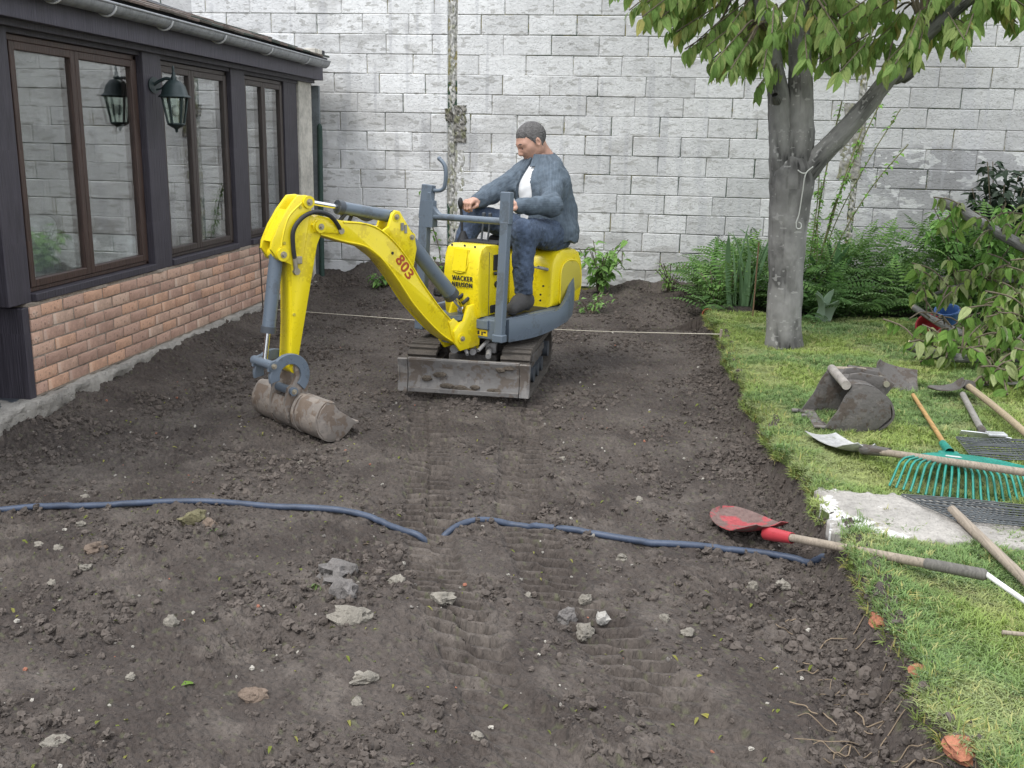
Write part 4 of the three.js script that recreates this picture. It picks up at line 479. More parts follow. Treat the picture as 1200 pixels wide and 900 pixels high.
// ---------------------------------------------------------------- the driver
// surface nets over a signed distance field
function mesher(sdf, mn, mx, h) {
  const nx = Math.ceil((mx[0] - mn[0]) / h) + 1, ny = Math.ceil((mx[1] - mn[1]) / h) + 1, nz = Math.ceil((mx[2] - mn[2]) / h) + 1, F = new Float32Array(nx * ny * nz), id = (i, j, k) => (k * ny + j) * nx + i;
  for (let k = 0; k < nz; k++) for (let j = 0; j < ny; j++) for (let i = 0; i < nx; i++) F[id(i, j, k)] = sdf(mn[0] + i * h, mn[1] + j * h, mn[2] + k * h);
  const map = new Int32Array(nx * ny * nz).fill(-1), P = [];
  for (let k = 0; k < nz - 1; k++) for (let j = 0; j < ny - 1; j++) for (let i = 0; i < nx - 1; i++) {
    let m = 0; const v = []; for (let c = 0; c < 8; c++) { const f = F[id(i + (c & 1), j + ((c >> 1) & 1), k + (c >> 2))]; v.push(f); if (f < 0) m |= 1 << c; } if (m === 0 || m === 255) continue;
    let x = 0, y = 0, z = 0, n = 0; for (let a = 0; a < 8; a++) for (const bit of [1, 2, 4]) { if (a & bit) continue; const b = a | bit; if ((v[a] < 0) === (v[b] < 0)) continue; const t = v[a] / (v[a] - v[b]); x += (a & 1) + (bit === 1 ? t : 0); y += ((a >> 1) & 1) + (bit === 2 ? t : 0); z += (a >> 2) + (bit === 4 ? t : 0); n++; }
    map[id(i, j, k)] = P.length / 3; P.push(mn[0] + (i + x / n) * h, mn[1] + (j + y / n) * h, mn[2] + (k + z / n) * h);
  }
  const ix = [], quad = (a, b, c, d, flip) => { if (a < 0 || b < 0 || c < 0 || d < 0) return; flip ? ix.push(a, c, b, a, d, c) : ix.push(a, b, c, a, c, d); };
  for (let k = 1; k < nz - 1; k++) for (let j = 1; j < ny - 1; j++) for (let i = 1; i < nx - 1; i++) { const f = F[id(i, j, k)] < 0;
    if (f !== F[id(i + 1, j, k)] < 0) quad(map[id(i, j - 1, k - 1)], map[id(i, j, k - 1)], map[id(i, j, k)], map[id(i, j - 1, k)], !f);
    if (f !== F[id(i, j + 1, k)] < 0) quad(map[id(i - 1, j, k - 1)], map[id(i - 1, j, k)], map[id(i, j, k)], map[id(i, j, k - 1)], !f);
    if (f !== F[id(i, j, k + 1)] < 0) quad(map[id(i - 1, j - 1, k)], map[id(i, j - 1, k)], map[id(i, j, k)], map[id(i - 1, j, k)], !f); }
  const N = new Float32Array(P.length), e = h * 0.4; for (let i = 0; i < P.length; i += 3) { const [x, y, z] = [P[i], P[i + 1], P[i + 2]]; let a = sdf(x + e, y, z) - sdf(x - e, y, z), b = sdf(x, y + e, z) - sdf(x, y - e, z), c = sdf(x, y, z + e) - sdf(x, y, z - e); const l = Math.hypot(a, b, c) || 1; N[i] = a / l; N[i + 1] = b / l; N[i + 2] = c / l; }
  const g = new THREE.BufferGeometry(); g.setAttribute('position', new THREE.Float32BufferAttribute(P, 3)); g.setAttribute('normal', new THREE.BufferAttribute(N, 3)); g.setIndex(ix); return g;
}
const smin = (a, b, k) => { const h = Math.max(k - Math.abs(a - b), 0) / k; return Math.min(a, b) - h * h * k * 0.25; };
const cone = (a, b, ra, rb) => { const bx = b[0] - a[0], by = b[1] - a[1], bz = b[2] - a[2], L = bx * bx + by * by + bz * bz; return (x, y, z) => { const px = x - a[0], py = y - a[1], pz = z - a[2], t = clamp((px * bx + py * by + pz * bz) / L); return Math.hypot(px - bx * t, py - by * t, pz - bz * t) - lerp(ra, rb, t); }; };
const blend = (list, k) => (x, y, z) => { let d = list[0](x, y, z); for (let i = 1; i < list.length; i++) d = smin(d, list[i](x, y, z), k); return d; };
{
  const base = [-0.66, 0, -6.9];
  const person = thing('person', 'person in grey striped shirt jacket and blue jeans driving the mini excavator', 'person', base);
  const put = (n, g, m, parent = person, uv = 1) => obj(n, g.translate(-base[0], -base[1], -base[2]), m, parent, uv);
  const vadd = (a, b, k = 1) => [a[0] + b[0] * k, a[1] + b[1] * k, a[2] + b[2] * k];
  const J = { hipL: [-0.53, 0.99, -6.76], hipR: [-0.67, 0.985, -6.97], pel: [-0.585, 1.0, -6.91], kneeL: [-0.68, 1.045, -6.33], ankL: [-0.675, 0.655, -6.36], toeL: [-0.73, 0.565, -6.22], heelL: [-0.655, 0.575, -6.4], kneeR: [-1.075, 1.1, -6.77], ankR: [-1.17, 0.72, -6.6], toeR: [-1.25, 0.62, -6.47], heelR: [-1.16, 0.64, -6.64],
    belly: [-0.6, 1.12, -6.88], chest: [-0.615, 1.3, -6.9], upper: [-0.625, 1.39, -6.93], neck: [-0.63, 1.465, -6.94], shL: [-0.545, 1.365, -6.82], shR: [-0.748, 1.38, -7.01], elL: [-0.525, 1.2, -6.56], wrL: [-0.71, 1.205, -6.36], elR: [-0.965, 1.25, -6.83], wrR: [-1.03, 1.205, -6.64] };
  const F = [-0.66, 0, 0.75], Lf = [0.75, 0, 0.66];   // the way the body faces, and its left
  const jit = (k, f) => (x, y, z) => k * n3(x * f, y * f, z * f);
  // clothes
  const torso = blend([cone(vadd(J.pel, Lf, -0.07), vadd(J.pel, Lf, 0.07), 0.148, 0.148), cone(J.belly, J.chest, 0.16, 0.15), cone(vadd(J.chest, Lf, 0.065), vadd(J.upper, Lf, 0.06), 0.138, 0.095), cone(vadd(J.chest, Lf, -0.065), vadd(J.upper, Lf, -0.06), 0.138, 0.095), cone(J.shR, J.shL, 0.078, 0.078), cone(J.upper, J.neck, 0.095, 0.073)], 0.07);
  const sleeves = blend([cone(J.shL, J.elL, 0.076, 0.064), cone(J.elL, J.wrL, 0.066, 0.05), cone(J.shR, J.elR, 0.08, 0.066), cone(J.elR, J.wrR, 0.064, 0.048)], 0.035);
  const fold = (x, y, z) => 0.007 * n3(x * 8, y * 6, z * 8) + 0.006 * Math.abs(n3(x * 12 + 3, y * 9, z * 12)) + 0.001 * n3(x * 34, y * 28, z * 34);
  const vFront = (x, y, z) => { const dx = x - J.chest[0], dz = z - J.chest[2], f = dx * F[0] + dz * F[2], l = dx * Lf[0] + dz * Lf[2]; if (f < 0.03) return 1; const t = clamp((1.46 - y) / 0.42), w = 0.024 + 0.058 * Math.sin(t * 2.6); return Math.abs(l + 0.005 + 0.02 * t) - w; };
  const skirt = blend([cone(vadd(vadd(J.pel, Lf, 0.13), [0, 0, 0], 1), [-0.49, 1.0, -6.86], 0.12, 0.1), cone([-0.53, 1.12, -6.92], [-0.5, 0.965, -6.95], 0.155, 0.13)], 0.06);
  const jacketD = (x, y, z) => { let d = Math.min(1e9, smin(smin(torso(x, y, z) - 0.014, sleeves(x, y, z), 0.045), skirt(x, y, z), 0.06)); d -= fold(x, y, z); const inner = torso(x, y, z) + 0.002; d = Math.max(d, -vFront(x, y, z) * 0.8); d = Math.max(d, 0.94 + 0.03 * n2(x * 8, z * 8) - y, y - 1.515 - 0.2 * Math.max(0, -((x - J.neck[0]) * F[0] + (z - J.neck[2]) * F[2]))); const c1 = cone(J.neck, vadd(J.neck, [-0.05, 0.14, 0.05]), 0.07, 0.066)(x, y, z); return Math.max(d, -c1); };
  const jac = put('jacket', mesher(jacketD, [-1.2, 0.84, -7.22], [-0.22, 1.56, -6.2], 0.0095), std({ map: rep(T.cloth, 1), bumpMap: rep(T.grain, 4), bumpScale: 0.0015, roughness: 0.95 }), person, 0);
  { // cloth uv: stripes run down the body and along the sleeves
    const g = jac.geometry, p = g.attributes.position, uv = new Float32Array(p.count * 2), ar = (a, b) => { const d = V(b[0] - a[0], b[1] - a[1], b[2] - a[2]).normalize(); return d; }, bones = [[J.shL, J.elL], [J.elL, J.wrL], [J.shR, J.elR], [J.elR, J.wrR]].map(([a, b]) => ({ a, d: ar(a, b), f: cone(a, b, 0.07, 0.06) }));
    const q = V(); for (let t = 0; t < p.count; t += 3) { let cx = 0, cy = 0, cz = 0; for (let j = 0; j < 3; j++) { cx += p.getX(t + j) / 3 + base[0] / 3; cy += p.getY(t + j) / 3; cz += p.getZ(t + j) / 3 + base[2] / 3; } let best = torso(cx, cy, cz) + 0.03, bn = null; for (const b of bones) { const d = b.f(cx, cy, cz); if (d < best) { best = d; bn = b; } }
      for (let j = 0; j < 3; j++) { const x = p.getX(t + j) + base[0], y = p.getY(t + j), z = p.getZ(t + j) + base[2]; let u, v; if (bn) { q.set(x - bn.a[0], y - bn.a[1], z - bn.a[2]); v = q.dot(bn.d); const s = V(0, 1, 0).cross(bn.d).normalize(), w = s.clone().cross(bn.d); u = Math.atan2(q.dot(s), q.dot(w)) * 0.07; } else { const l = (x - J.chest[0]) * Lf[0] + (z - J.chest[2]) * Lf[2], f = (x - J.chest[0]) * F[0] + (z - J.chest[2]) * F[2]; u = Math.atan2(l, f + 0.02) * 0.17; v = y; } uv[(t + j) * 2] = u * 3.2; uv[(t + j) * 2 + 1] = v * 3.2; } }
    g.setAttribute('uv', new THREE.BufferAttribute(uv, 2)); }
  { // collar, two flaps
    const col = (s) => sheet((u, v) => { const a = s * lerp(0.25, 2.9, u), r = 0.09 + 0.05 * v, c = Math.cos(a), n = Math.sin(a); return [J.neck[0] + r * (F[0] * c + Lf[0] * n) - 0.005, J.neck[1] + 0.055 - 0.075 * v * (0.6 + 0.5 * Math.max(0, c)) + 0.012 * Math.max(0, -c), J.neck[2] + r * (F[2] * c + Lf[2] * n)]; }, 18, 5, 0.006); put('collar', [col(1), col(-1)].reduce((a, b) => join([a, b])), std({ map: rep(T.cloth, 3), roughness: 0.95 }), jac).position.set(0, 0, 0); }
  put('tee_shirt', mesher((x, y, z) => Math.max(torso(x, y, z) + 0.004 - 0.003 * n3(x * 12, y * 12, z * 12), y - 1.45, 0.97 - y), [-0.95, 0.94, -7.15], [-0.36, 1.5, -6.65], 0.012), std({ color: C(0.78, 0.78, 0.78), roughness: 0.95 }));
  const legs = blend([cone(vadd(J.pel, Lf, -0.06), vadd(J.pel, Lf, 0.06), 0.15, 0.15), cone(J.hipL, J.kneeL, 0.105, 0.078), cone(J.kneeL, vadd(J.ankL, [0, 0.01, 0]), 0.077, 0.062), cone(J.hipR, J.kneeR, 0.105, 0.078), cone(J.kneeR, J.ankR, 0.075, 0.062)], 0.04);
  put('trousers', mesher((x, y, z) => { const d = legs(x, y, z) - 0.008 * n3(x * 8 + 4, y * 7, z * 8) - 0.006 * Math.abs(n3(x * 17, y * 12, z * 17)) - 0.003 * n3(x * 30, y * 24, z * 30); return Math.max(d, y - 1.1 - 0.06, 0.64 - y); }, [-1.4, 0.6, -7.15], [-0.32, 1.24, -6.15], 0.0105), std({ map: rep(T.denim, 2.2), bumpMap: rep(T.grain, 4), bumpScale: 0.003, roughness: 0.95 }));
  for (const s of ['L', 'R']) { const h = J['heel' + s], t = J['toe' + s], a = J['ank' + s], m = [(h[0] * 0.45 + t[0] * 0.55), (h[1] + t[1]) / 2 + 0.02, (h[2] * 0.45 + t[2] * 0.55)]; const d = blend([cone(h, m, 0.042, 0.044), cone(m, t, 0.046, 0.04), cone(vadd(h, [0, 0.03, 0]), vadd(a, [0, -0.01, 0]), 0.045, 0.045)], 0.04); const mn = [0, 1, 2].map((i) => Math.min(h[i], t[i], a[i]) - 0.08), mx = [0, 1, 2].map((i) => Math.max(h[i], t[i], a[i]) + 0.08), floor = s === 'L' ? 0.518 : 0.59; const sh = put('shoe', mesher((x, y, z) => Math.max(d(x, y, z), floor - y), mn, mx, 0.007), std({ color: C(0.055, 0.052, 0.05), roughness: 0.8, bumpMap: rep(T.grain, 5), bumpScale: 0.002 })); put('sole', mesher((x, y, z) => Math.max(d(x, y, z) - 0.006, Math.abs(y - floor - 0.009) - 0.011), mn, mx, 0.006), M.black, sh); }
  // head in its own axes: x to the person's left, y up, z out of the face
  const hf = V(-0.82, -0.55, 0.46).normalize(), hl = V(0, 1, 0).cross(hf).normalize(), hu = hf.clone().cross(hl), HC = V(-0.7, 1.6, -6.92), HM = new THREE.Matrix4().makeBasis(hl, hu, hf).setPosition(HC);
  const ell = (c, r) => (x, y, z) => { const a = (x - c[0]) / r[0], b = (y - c[1]) / r[1], d = (z - c[2]) / r[2], k = Math.hypot(a, b, d); return (k - 1) * Math.min(...r) * (0.5 + 0.5 * Math.min(1, k)); };
  const sk = [ell([0, 0.035, -0.012], [0.08, 0.092, 0.1]), ell([0, -0.025, 0.03], [0.066, 0.085, 0.07])];
  const headD = (x, y, z, plain) => { const ax = Math.abs(x); let d = smin(sk[0](x, y, z), sk[1](x, y, z), 0.05); d = smin(d, cone([0, -0.1, 0.055], [0, -0.09, 0.062], 0.026, 0.024)(x, y, z), 0.04); d = smin(d, cone([0.02, -0.085, 0.04], [0.055, -0.055, -0.005], 0.028, 0.026)(ax, y, z), 0.035); d = smin(d, cone([0.03, -0.028, 0.066], [0.05, -0.015, 0.05], 0.022, 0.02)(ax, y, z), 0.03); d = smin(d, cone([0.012, 0.03, 0.088], [0.05, 0.028, 0.07], 0.012, 0.012)(ax, y, z), 0.022);
    d = smin(d, cone([0, 0.015, 0.092], [0, -0.028, 0.113], 0.01, 0.014)(x, y, z), 0.016); d = smin(d, cone([0.012, -0.036, 0.102], [0.016, -0.036, 0.096], 0.01, 0.009)(ax, y, z), 0.01); d = Math.max(d, -ell([0.033, 0.006, 0.106], [0.02, 0.011, 0.02])(ax, y, z)); d = smin(d, ell([0.033, 0.006, 0.08], [0.014, 0.012, 0.013])(ax, y, z), 0.006); d = smin(d, cone([0, -0.066, 0.093], [0.02, -0.062, 0.084], 0.008, 0.006)(ax, y, z), 0.008); d = smin(d, cone([0, -0.08, 0.091], [0.018, -0.075, 0.084], 0.008, 0.006)(ax, y, z), 0.008); d = Math.max(d, -cone([0, -0.073, 0.104], [0.027, -0.067, 0.09], 0.0035, 0.003)(ax, y, z));
    if (plain) return d; const ear = Math.max(ell([0.083, -0.003, -0.012], [0.012, 0.032, 0.02])(ax, y, z), -ell([0.095, -0.002, -0.006], [0.008, 0.02, 0.011])(ax, y, z)); d = smin(d, ear, 0.012); return smin(d, cone([0, -0.06, -0.03], [0, -0.19, -0.05], 0.056, 0.06)(x, y, z), 0.03); };
  const head = mesher(headD, [-0.115, -0.18, -0.13], [0.115, 0.15, 0.15], 0.0035).applyMatrix4(HM);
  // hands: palm, four fingers of different length curled round the lever, thumb from the side of the palm
  const hand = (wr, grip, side) => { const w = V(...wr), gpt = V(...grip), out = gpt.clone().sub(w).normalize(), up = V(0, 1, 0).addScaledVector(out, -out.y).normalize(), lat = out.clone().cross(up).multiplyScalar(side); const at = (a, b, c) => { const q = w.clone().addScaledVector(out, a).addScaledVector(up, b).addScaledVector(lat, c); return [q.x, q.y, q.z]; };
    const parts = [cone(w.toArray(), at(0.03, 0.004, 0), 0.028, 0.028), cone(at(0.02, 0.008, -0.02), at(0.08, 0.016, -0.026), 0.016, 0.014), cone(at(0.02, 0.008, 0.02), at(0.08, 0.014, 0.026), 0.017, 0.014), cone(at(0.02, 0.01, 0), at(0.085, 0.018, 0), 0.016, 0.014)]; const palm = blend(parts, 0.022); const fs = [];
    [[-0.031, 0.9], [-0.011, 1.05], [0.01, 1], [0.03, 0.8]].forEach(([c, l]) => { const a = at(0.08, 0.016, c), b = at(0.08 + 0.036 * l, 0.006, c * 1.05), d = at(0.08 + 0.044 * l, -0.026 * l, c * 1.02), e = at(0.08 + 0.026 * l, -0.046 * l, c); fs.push(blend([cone(a, b, 0.0105, 0.0098), cone(b, d, 0.0096, 0.009), cone(d, e, 0.0088, 0.0078)], 0.006)); });
    fs.push(blend([cone(at(0.025, 0, -0.024), at(0.058, -0.014, -0.043), 0.013, 0.0115), cone(at(0.058, -0.014, -0.043), at(0.09, -0.026, -0.03), 0.011, 0.009)], 0.008)); const d = (x, y, z) => { let m = fs[0](x, y, z); for (let i = 1; i < fs.length; i++) m = Math.min(m, fs[i](x, y, z)); return smin(m, palm(x, y, z), 0.012); }; const c = w.clone().addScaledVector(out, 0.06); return mesher(d, [c.x - 0.1, c.y - 0.09, c.z - 0.1], [c.x + 0.1, c.y + 0.08, c.z + 0.1], 0.004); };
  const bodyIn = (x, y, z) => Math.min(torso(x, y, z) + 0.045, legs(x, y, z) + 0.03, sleeves(x, y, z) + 0.016, cone(J.neck, [-0.665, 1.53, -6.93], 0.058, 0.056)(x, y, z));
  const body = mesher(bodyIn, [-1.35, 0.62, -7.2], [-0.3, 1.6, -6.2], 0.0125);
  const skin = std({ color: C(1, 1, 1), map: rep(T.skin, 6), roughness: 0.6 });
  const bodyM = put('body', join([body, head, hand(J.wrL, [-0.8, 1.2, -6.3], 1), hand(J.wrR, [-1.09, 1.19, -6.53], 1)]), skin);
  // hair: short and dark grey
  const HL = [[-0.2, -0.06], [-0.03, -0.055], [-0.018, 0.0], [-0.006, -0.022], [0.014, -0.024], [0.02, 0.012], [0.042, 0.056], [0.058, 0.06], [0.085, 0.074], [0.2, 0.078]], hl2 = (z) => { let i = 0; while (i < HL.length - 2 && z > HL[i + 1][0]) i++; return lerp(HL[i][1], HL[i + 1][1], clamp((z - HL[i][0]) / (HL[i + 1][0] - HL[i][0]))); };
  const hairD = (x, y, z) => { const cut = hl2(z) - y + 0.007 * n3(x * 130, y * 60, z * 130), d = headD(x, y, z, true) - 0.0012 - 0.006 * sstep(-cut, 0, 0.04) - 0.0015 * n3(x * 70, y * 70, z * 70); return Math.max(d, cut); };
  put('hair', mesher(hairD, [-0.11, -0.11, -0.13], [0.11, 0.15, 0.12], 0.0045).applyMatrix4(HM), std({ color: C(0.19, 0.182, 0.18), map: rep(T.mottle, 22), bumpMap: rep(T.grain, 16), bumpScale: 0.012, roughness: 0.9 }), bodyM);
  for (const s of [-1, 1]) { put('eyebrow', tube([[s * 0.014, 0.031, 0.102], [s * 0.034, 0.036, 0.096], [s * 0.054, 0.028, 0.08]], 0.0042, 12, 6).applyMatrix4(HM), std({ color: C(0.07, 0.06, 0.055), roughness: 0.9 }), bodyM); put('eye', new THREE.SphereGeometry(0.008, 10, 8).scale(1.2, 0.35, 0.7).translate(s * 0.033, 0.001, 0.092).applyMatrix4(HM), M.dark, bodyM); }
}

// ---------------------------------------------------------------- plants
function leafGeo(len, w, droop = 0.35, fold = 0.18, st = 5) { // base at the origin, blade along +z, drooping to -y
  const pos = [], uv = [], ix = []; for (let i = 0; i <= st; i++) { const t = i / st, hw = w * 0.5 * Math.pow(Math.sin(Math.PI * Math.pow(t, 0.8)), 0.8) * (t < 1 ? 1 : 0) + 0.001, z = len * t * (1 - droop * 0.25 * t), y = -len * droop * t * t; for (let j = -1; j <= 1; j++) { pos.push(j * hw, y + Math.abs(j) * hw * fold + (j && i % 2 ? hw * 0.08 : 0), z); uv.push(0.5 + j * 0.5, t); } }
  for (let i = 0; i < st; i++) for (let j = 0; j < 2; j++) { const a = i * 3 + j, b = a + 3; ix.push(a, b, a + 1, a + 1, b, b + 1); }
  const g = new THREE.BufferGeometry(); g.setAttribute('position', new THREE.Float32BufferAttribute(pos, 3)); g.setAttribute('uv', new THREE.Float32BufferAttribute(uv, 2)); g.setIndex(ix); g.computeVertexNormals(); return g;
}
const LM = { cherry: [leafMat(0.33, 0.49, 0.14), leafMat(0.26, 0.42, 0.11), leafMat(0.43, 0.54, 0.18)], bush: leafMat(0.18, 0.32, 0.1), dark: leafMat(0.035, 0.055, 0.03), wilt: [leafMat(0.23, 0.4, 0.09), leafMat(0.32, 0.46, 0.12), leafMat(0.44, 0.52, 0.25), leafMat(0.17, 0.33, 0.065)] };
for (const m of [LM.cherry, LM.wilt].flat().concat([LM.bush, LM.dark])) m.name = 'leaf_surface';
const eul = (dir, twist) => { const q = new THREE.Quaternion().setFromUnitVectors(V(0, 0, 1), dir.clone().normalize()), up = V(0, 1, 0).applyQuaternion(q), want = V(0, 1, 0).addScaledVector(dir, -dir.y / dir.lengthSq()).normalize(); const t = new THREE.Quaternion().setFromUnitVectors(up, want.lengthSq() > 0.1 ? want : up); const tw = new THREE.Quaternion().setFromAxisAngle(dir.clone().normalize(), twist); const e = new THREE.Euler().setFromQuaternion(tw.multiply(t).multiply(q)); return [e.x, e.y, e.z]; };
{ // cherry tree
  const tx = 1.15, ty = 0.15, tz = -7.4, tree = thing('cherry_tree', 'cherry tree with forked grey trunk and hanging leaves at the edge of the lawn', 'tree', [tx, ty, tz]);
  const loc = (p) => [p[0] - tx, p[1] - ty, p[2] - tz, p[3]];
  const trunk = obj('trunk', limb([[1.18, 0.02, -7.4, 0.175], [1.17, 0.14, -7.4, 0.142], [1.155, 0.3, -7.4, 0.127], [1.14, 0.7, -7.4, 0.124], [1.125, 1.05, -7.4, 0.135], [1.125, 1.35, -7.4, 0.158], [1.12, 1.46, -7.4, 0.145], [1.11, 1.54, -7.4, 0.1], [1.105, 1.6, -7.4, 0.03]].map(loc), 60, 36, 0.05, 3), M.bark, tree, 0);
  const LI = [[[1.07, 1.36, -7.39, 0.095], [1.03, 1.65, -7.39, 0.092], [0.98, 1.95, -7.4, 0.075], [0.9, 2.3, -7.42, 0.06], [0.8, 2.65, -7.45, 0.05], [0.72, 3.1, -7.5, 0.035]], [[1.16, 1.36, -7.41, 0.11], [1.15, 1.65, -7.4, 0.105], [1.13, 2.0, -7.4, 0.085], [1.09, 2.4, -7.4, 0.075], [1.08, 2.9, -7.35, 0.06], [1.1, 3.5, -7.3, 0.04]], [[1.17, 1.38, -7.38, 0.085], [1.3, 1.55, -7.36, 0.074], [1.5, 1.8, -7.3, 0.066], [1.67, 2.06, -7.24, 0.058], [1.86, 2.33, -7.16, 0.049], [2.15, 2.62, -7.05, 0.045], [2.5, 2.95, -6.9, 0.03]]];
  LI.forEach((p, i) => obj('limb', limb(p.map(loc), 46, 22, 0.09, i + 5), M.bark, tree, 0));
  obj('stub', limb([[1.7, 2.08, -7.24, 0.05], [1.77, 2.08, -7.23, 0.045], [1.82, 2.11, -7.22, 0.035]].map(loc), 8, 14, 0.1, 9), M.bark, tree, 0);
  obj('stub', limb([[0.98, 1.9, -7.38, 0.04], [0.95, 1.93, -7.3, 0.032], [0.94, 1.95, -7.27, 0.02]].map(loc), 6, 12, 0.1, 19), M.bark, tree, 0);
  const env = (x) => { const E = [[-0.3, 2.75], [0.15, 2.42], [0.4, 2.3], [0.58, 2.06], [0.75, 2.12], [0.88, 1.98], [1.0, 1.97], [1.1, 2.18], [1.25, 2.17], [1.45, 2.1], [1.62, 2.08], [1.85, 2.17], [2.1, 2.3], [2.35, 2.38], [2.7, 2.5], [3.4, 2.7]]; let i = 0; while (i < E.length - 2 && x > E[i + 1][0]) i++; return lerp(E[i][1], E[i + 1][1], clamp((x - E[i][0]) / (E[i + 1][0] - E[i][0]))); };
  const anchors = LI.flatMap((p) => p.slice(2).map((q) => V(q[0], q[1], q[2]))), leaves = [], twigs = [];
  const rt = rng(515), r2 = (a, b) => a + (b - a) * rt();
  for (let c = 0; c < 470; c++) {
    const low = c < 230, x = r2(-0.1, 3.3), z = -7.35 + r2(-0.95, 0.95) * (low ? 0.75 : 1), zs = 7.4 / -z, y = low ? 1.6 + (env(x * zs) - 1.6) / zs + 0.1 + Math.pow(rt(), 1.6) * 0.55 : r2(2.75, 4.1);
    if (Math.hypot((x - 1.3) / 2.1, (z + 7.35) / 1.1) > 1) continue;
    if (low && x < 0.55 && y < 2.2 && rt() < 0.5) continue;
    const o = V(x, y, z); let near = anchors[0]; for (const a of anchors) if (a.distanceTo(o) < near.distanceTo(o)) near = a;
    const outd = V(x - near.x, 0, z - near.z).normalize(), start = o.clone().addScaledVector(outd, -0.16).add(V(0, 0.1, 0)), end = o.clone().addScaledVector(outd, 0.14).add(V(0, -0.09, 0));
    const mid = near.clone().lerp(start, 0.55).add(V(0, 0.12, 0)); if (near.distanceTo(o) < 1.2 && rt() < 0.6) twigs.push(tube([near, mid, start].map((v) => [v.x - tx, v.y - ty, v.z - tz]), 0.008, 8, 5));
    twigs.push(tube([start, o, end].map((v) => [v.x - tx, v.y - ty, v.z - tz]), 0.0045, 5, 4));
    const n = low ? 17 : 12; for (let k = 0; k < n; k++) { const t = k / (n - 1), p = t < 0.5 ? start.clone().lerp(o, t * 2) : o.clone().lerp(end, t * 2 - 1), side = k % 2 ? 1 : -1, d = V(outd.x * 0.3 - outd.z * side * r2(0.2, 0.6) + r2(-0.25, 0.25), -r2(0.5, 1.15), outd.z * 0.3 + outd.x * side * r2(0.2, 0.6) + r2(-0.25, 0.25)); const m = Math.floor(rt() * 3), v = r2(0.75, 1.2), yel = rt() < 0.12 ? 1.35 : 1; leaves.push({ p: [p.x - tx, p.y - ty - 0.012, p.z - tz], r: eul(d, r2(-0.9, 0.9)), s: r2(0.6, 1.1), c: [v * yel, v, v * 0.95], m, key: y - 0.5 * (z + 7.4) + (x < 3.2 ? 0 : 9) }); }
  }
  const lg = [leafGeo(0.135, 0.052, 0.3, 0.25), leafGeo(0.12, 0.056, 0.5, 0.15), leafGeo(0.145, 0.05, 0.15, 0.3)];
  leaves.sort((a, b) => a.key - b.key); const single = [], rest = []; leaves.forEach((l) => (single.length < 290 && l.key < 9 && (single.length < 120 || leaves.indexOf(l) % 2) ? single : rest).push(l));
  for (const l of single) { const m = new THREE.Mesh(lg[l.m], LM.cherry[l.m]); m.name = numbered('leaf'); m.position.set(...l.p); m.rotation.set(...l.r); m.scale.setScalar(l.s); m.castShadow = m.receiveShadow = true; tree.add(m); }
  for (let m = 0; m < 3; m++) scatter('crown', lg[m], LM.cherry[m], rest.filter((l) => l.m === m), tree);
  const tw = obj('twigs', mergeGeometries(twigs.map(strip)), M.twig, tree, 0); tw.userData.kind = 'stuff';
  // wire hook hung in the fork
  tag(obj('wire_hook', [tube([[1.235, 1.475, -7.24], [1.19, 1.43, -7.225], [1.178, 1.3, -7.235], [1.168, 1.14, -7.245], [1.155, 1.08, -7.245], [1.165, 1.045, -7.245], [1.19, 1.05, -7.245], [1.188, 1.08, -7.245], [1.17, 1.09, -7.24]], 0.0045, 60, 6), tube([[1.13, 1.45, -7.225], [1.16, 1.43, -7.22], [1.19, 1.43, -7.225]], 0.0045, 12, 6)], std({ color: C(0.5, 0.5, 0.46), roughness: 0.5, metalness: 0.3 })), 'bent pale wire hook hanging from the fork of the cherry tree', 'hook');
}
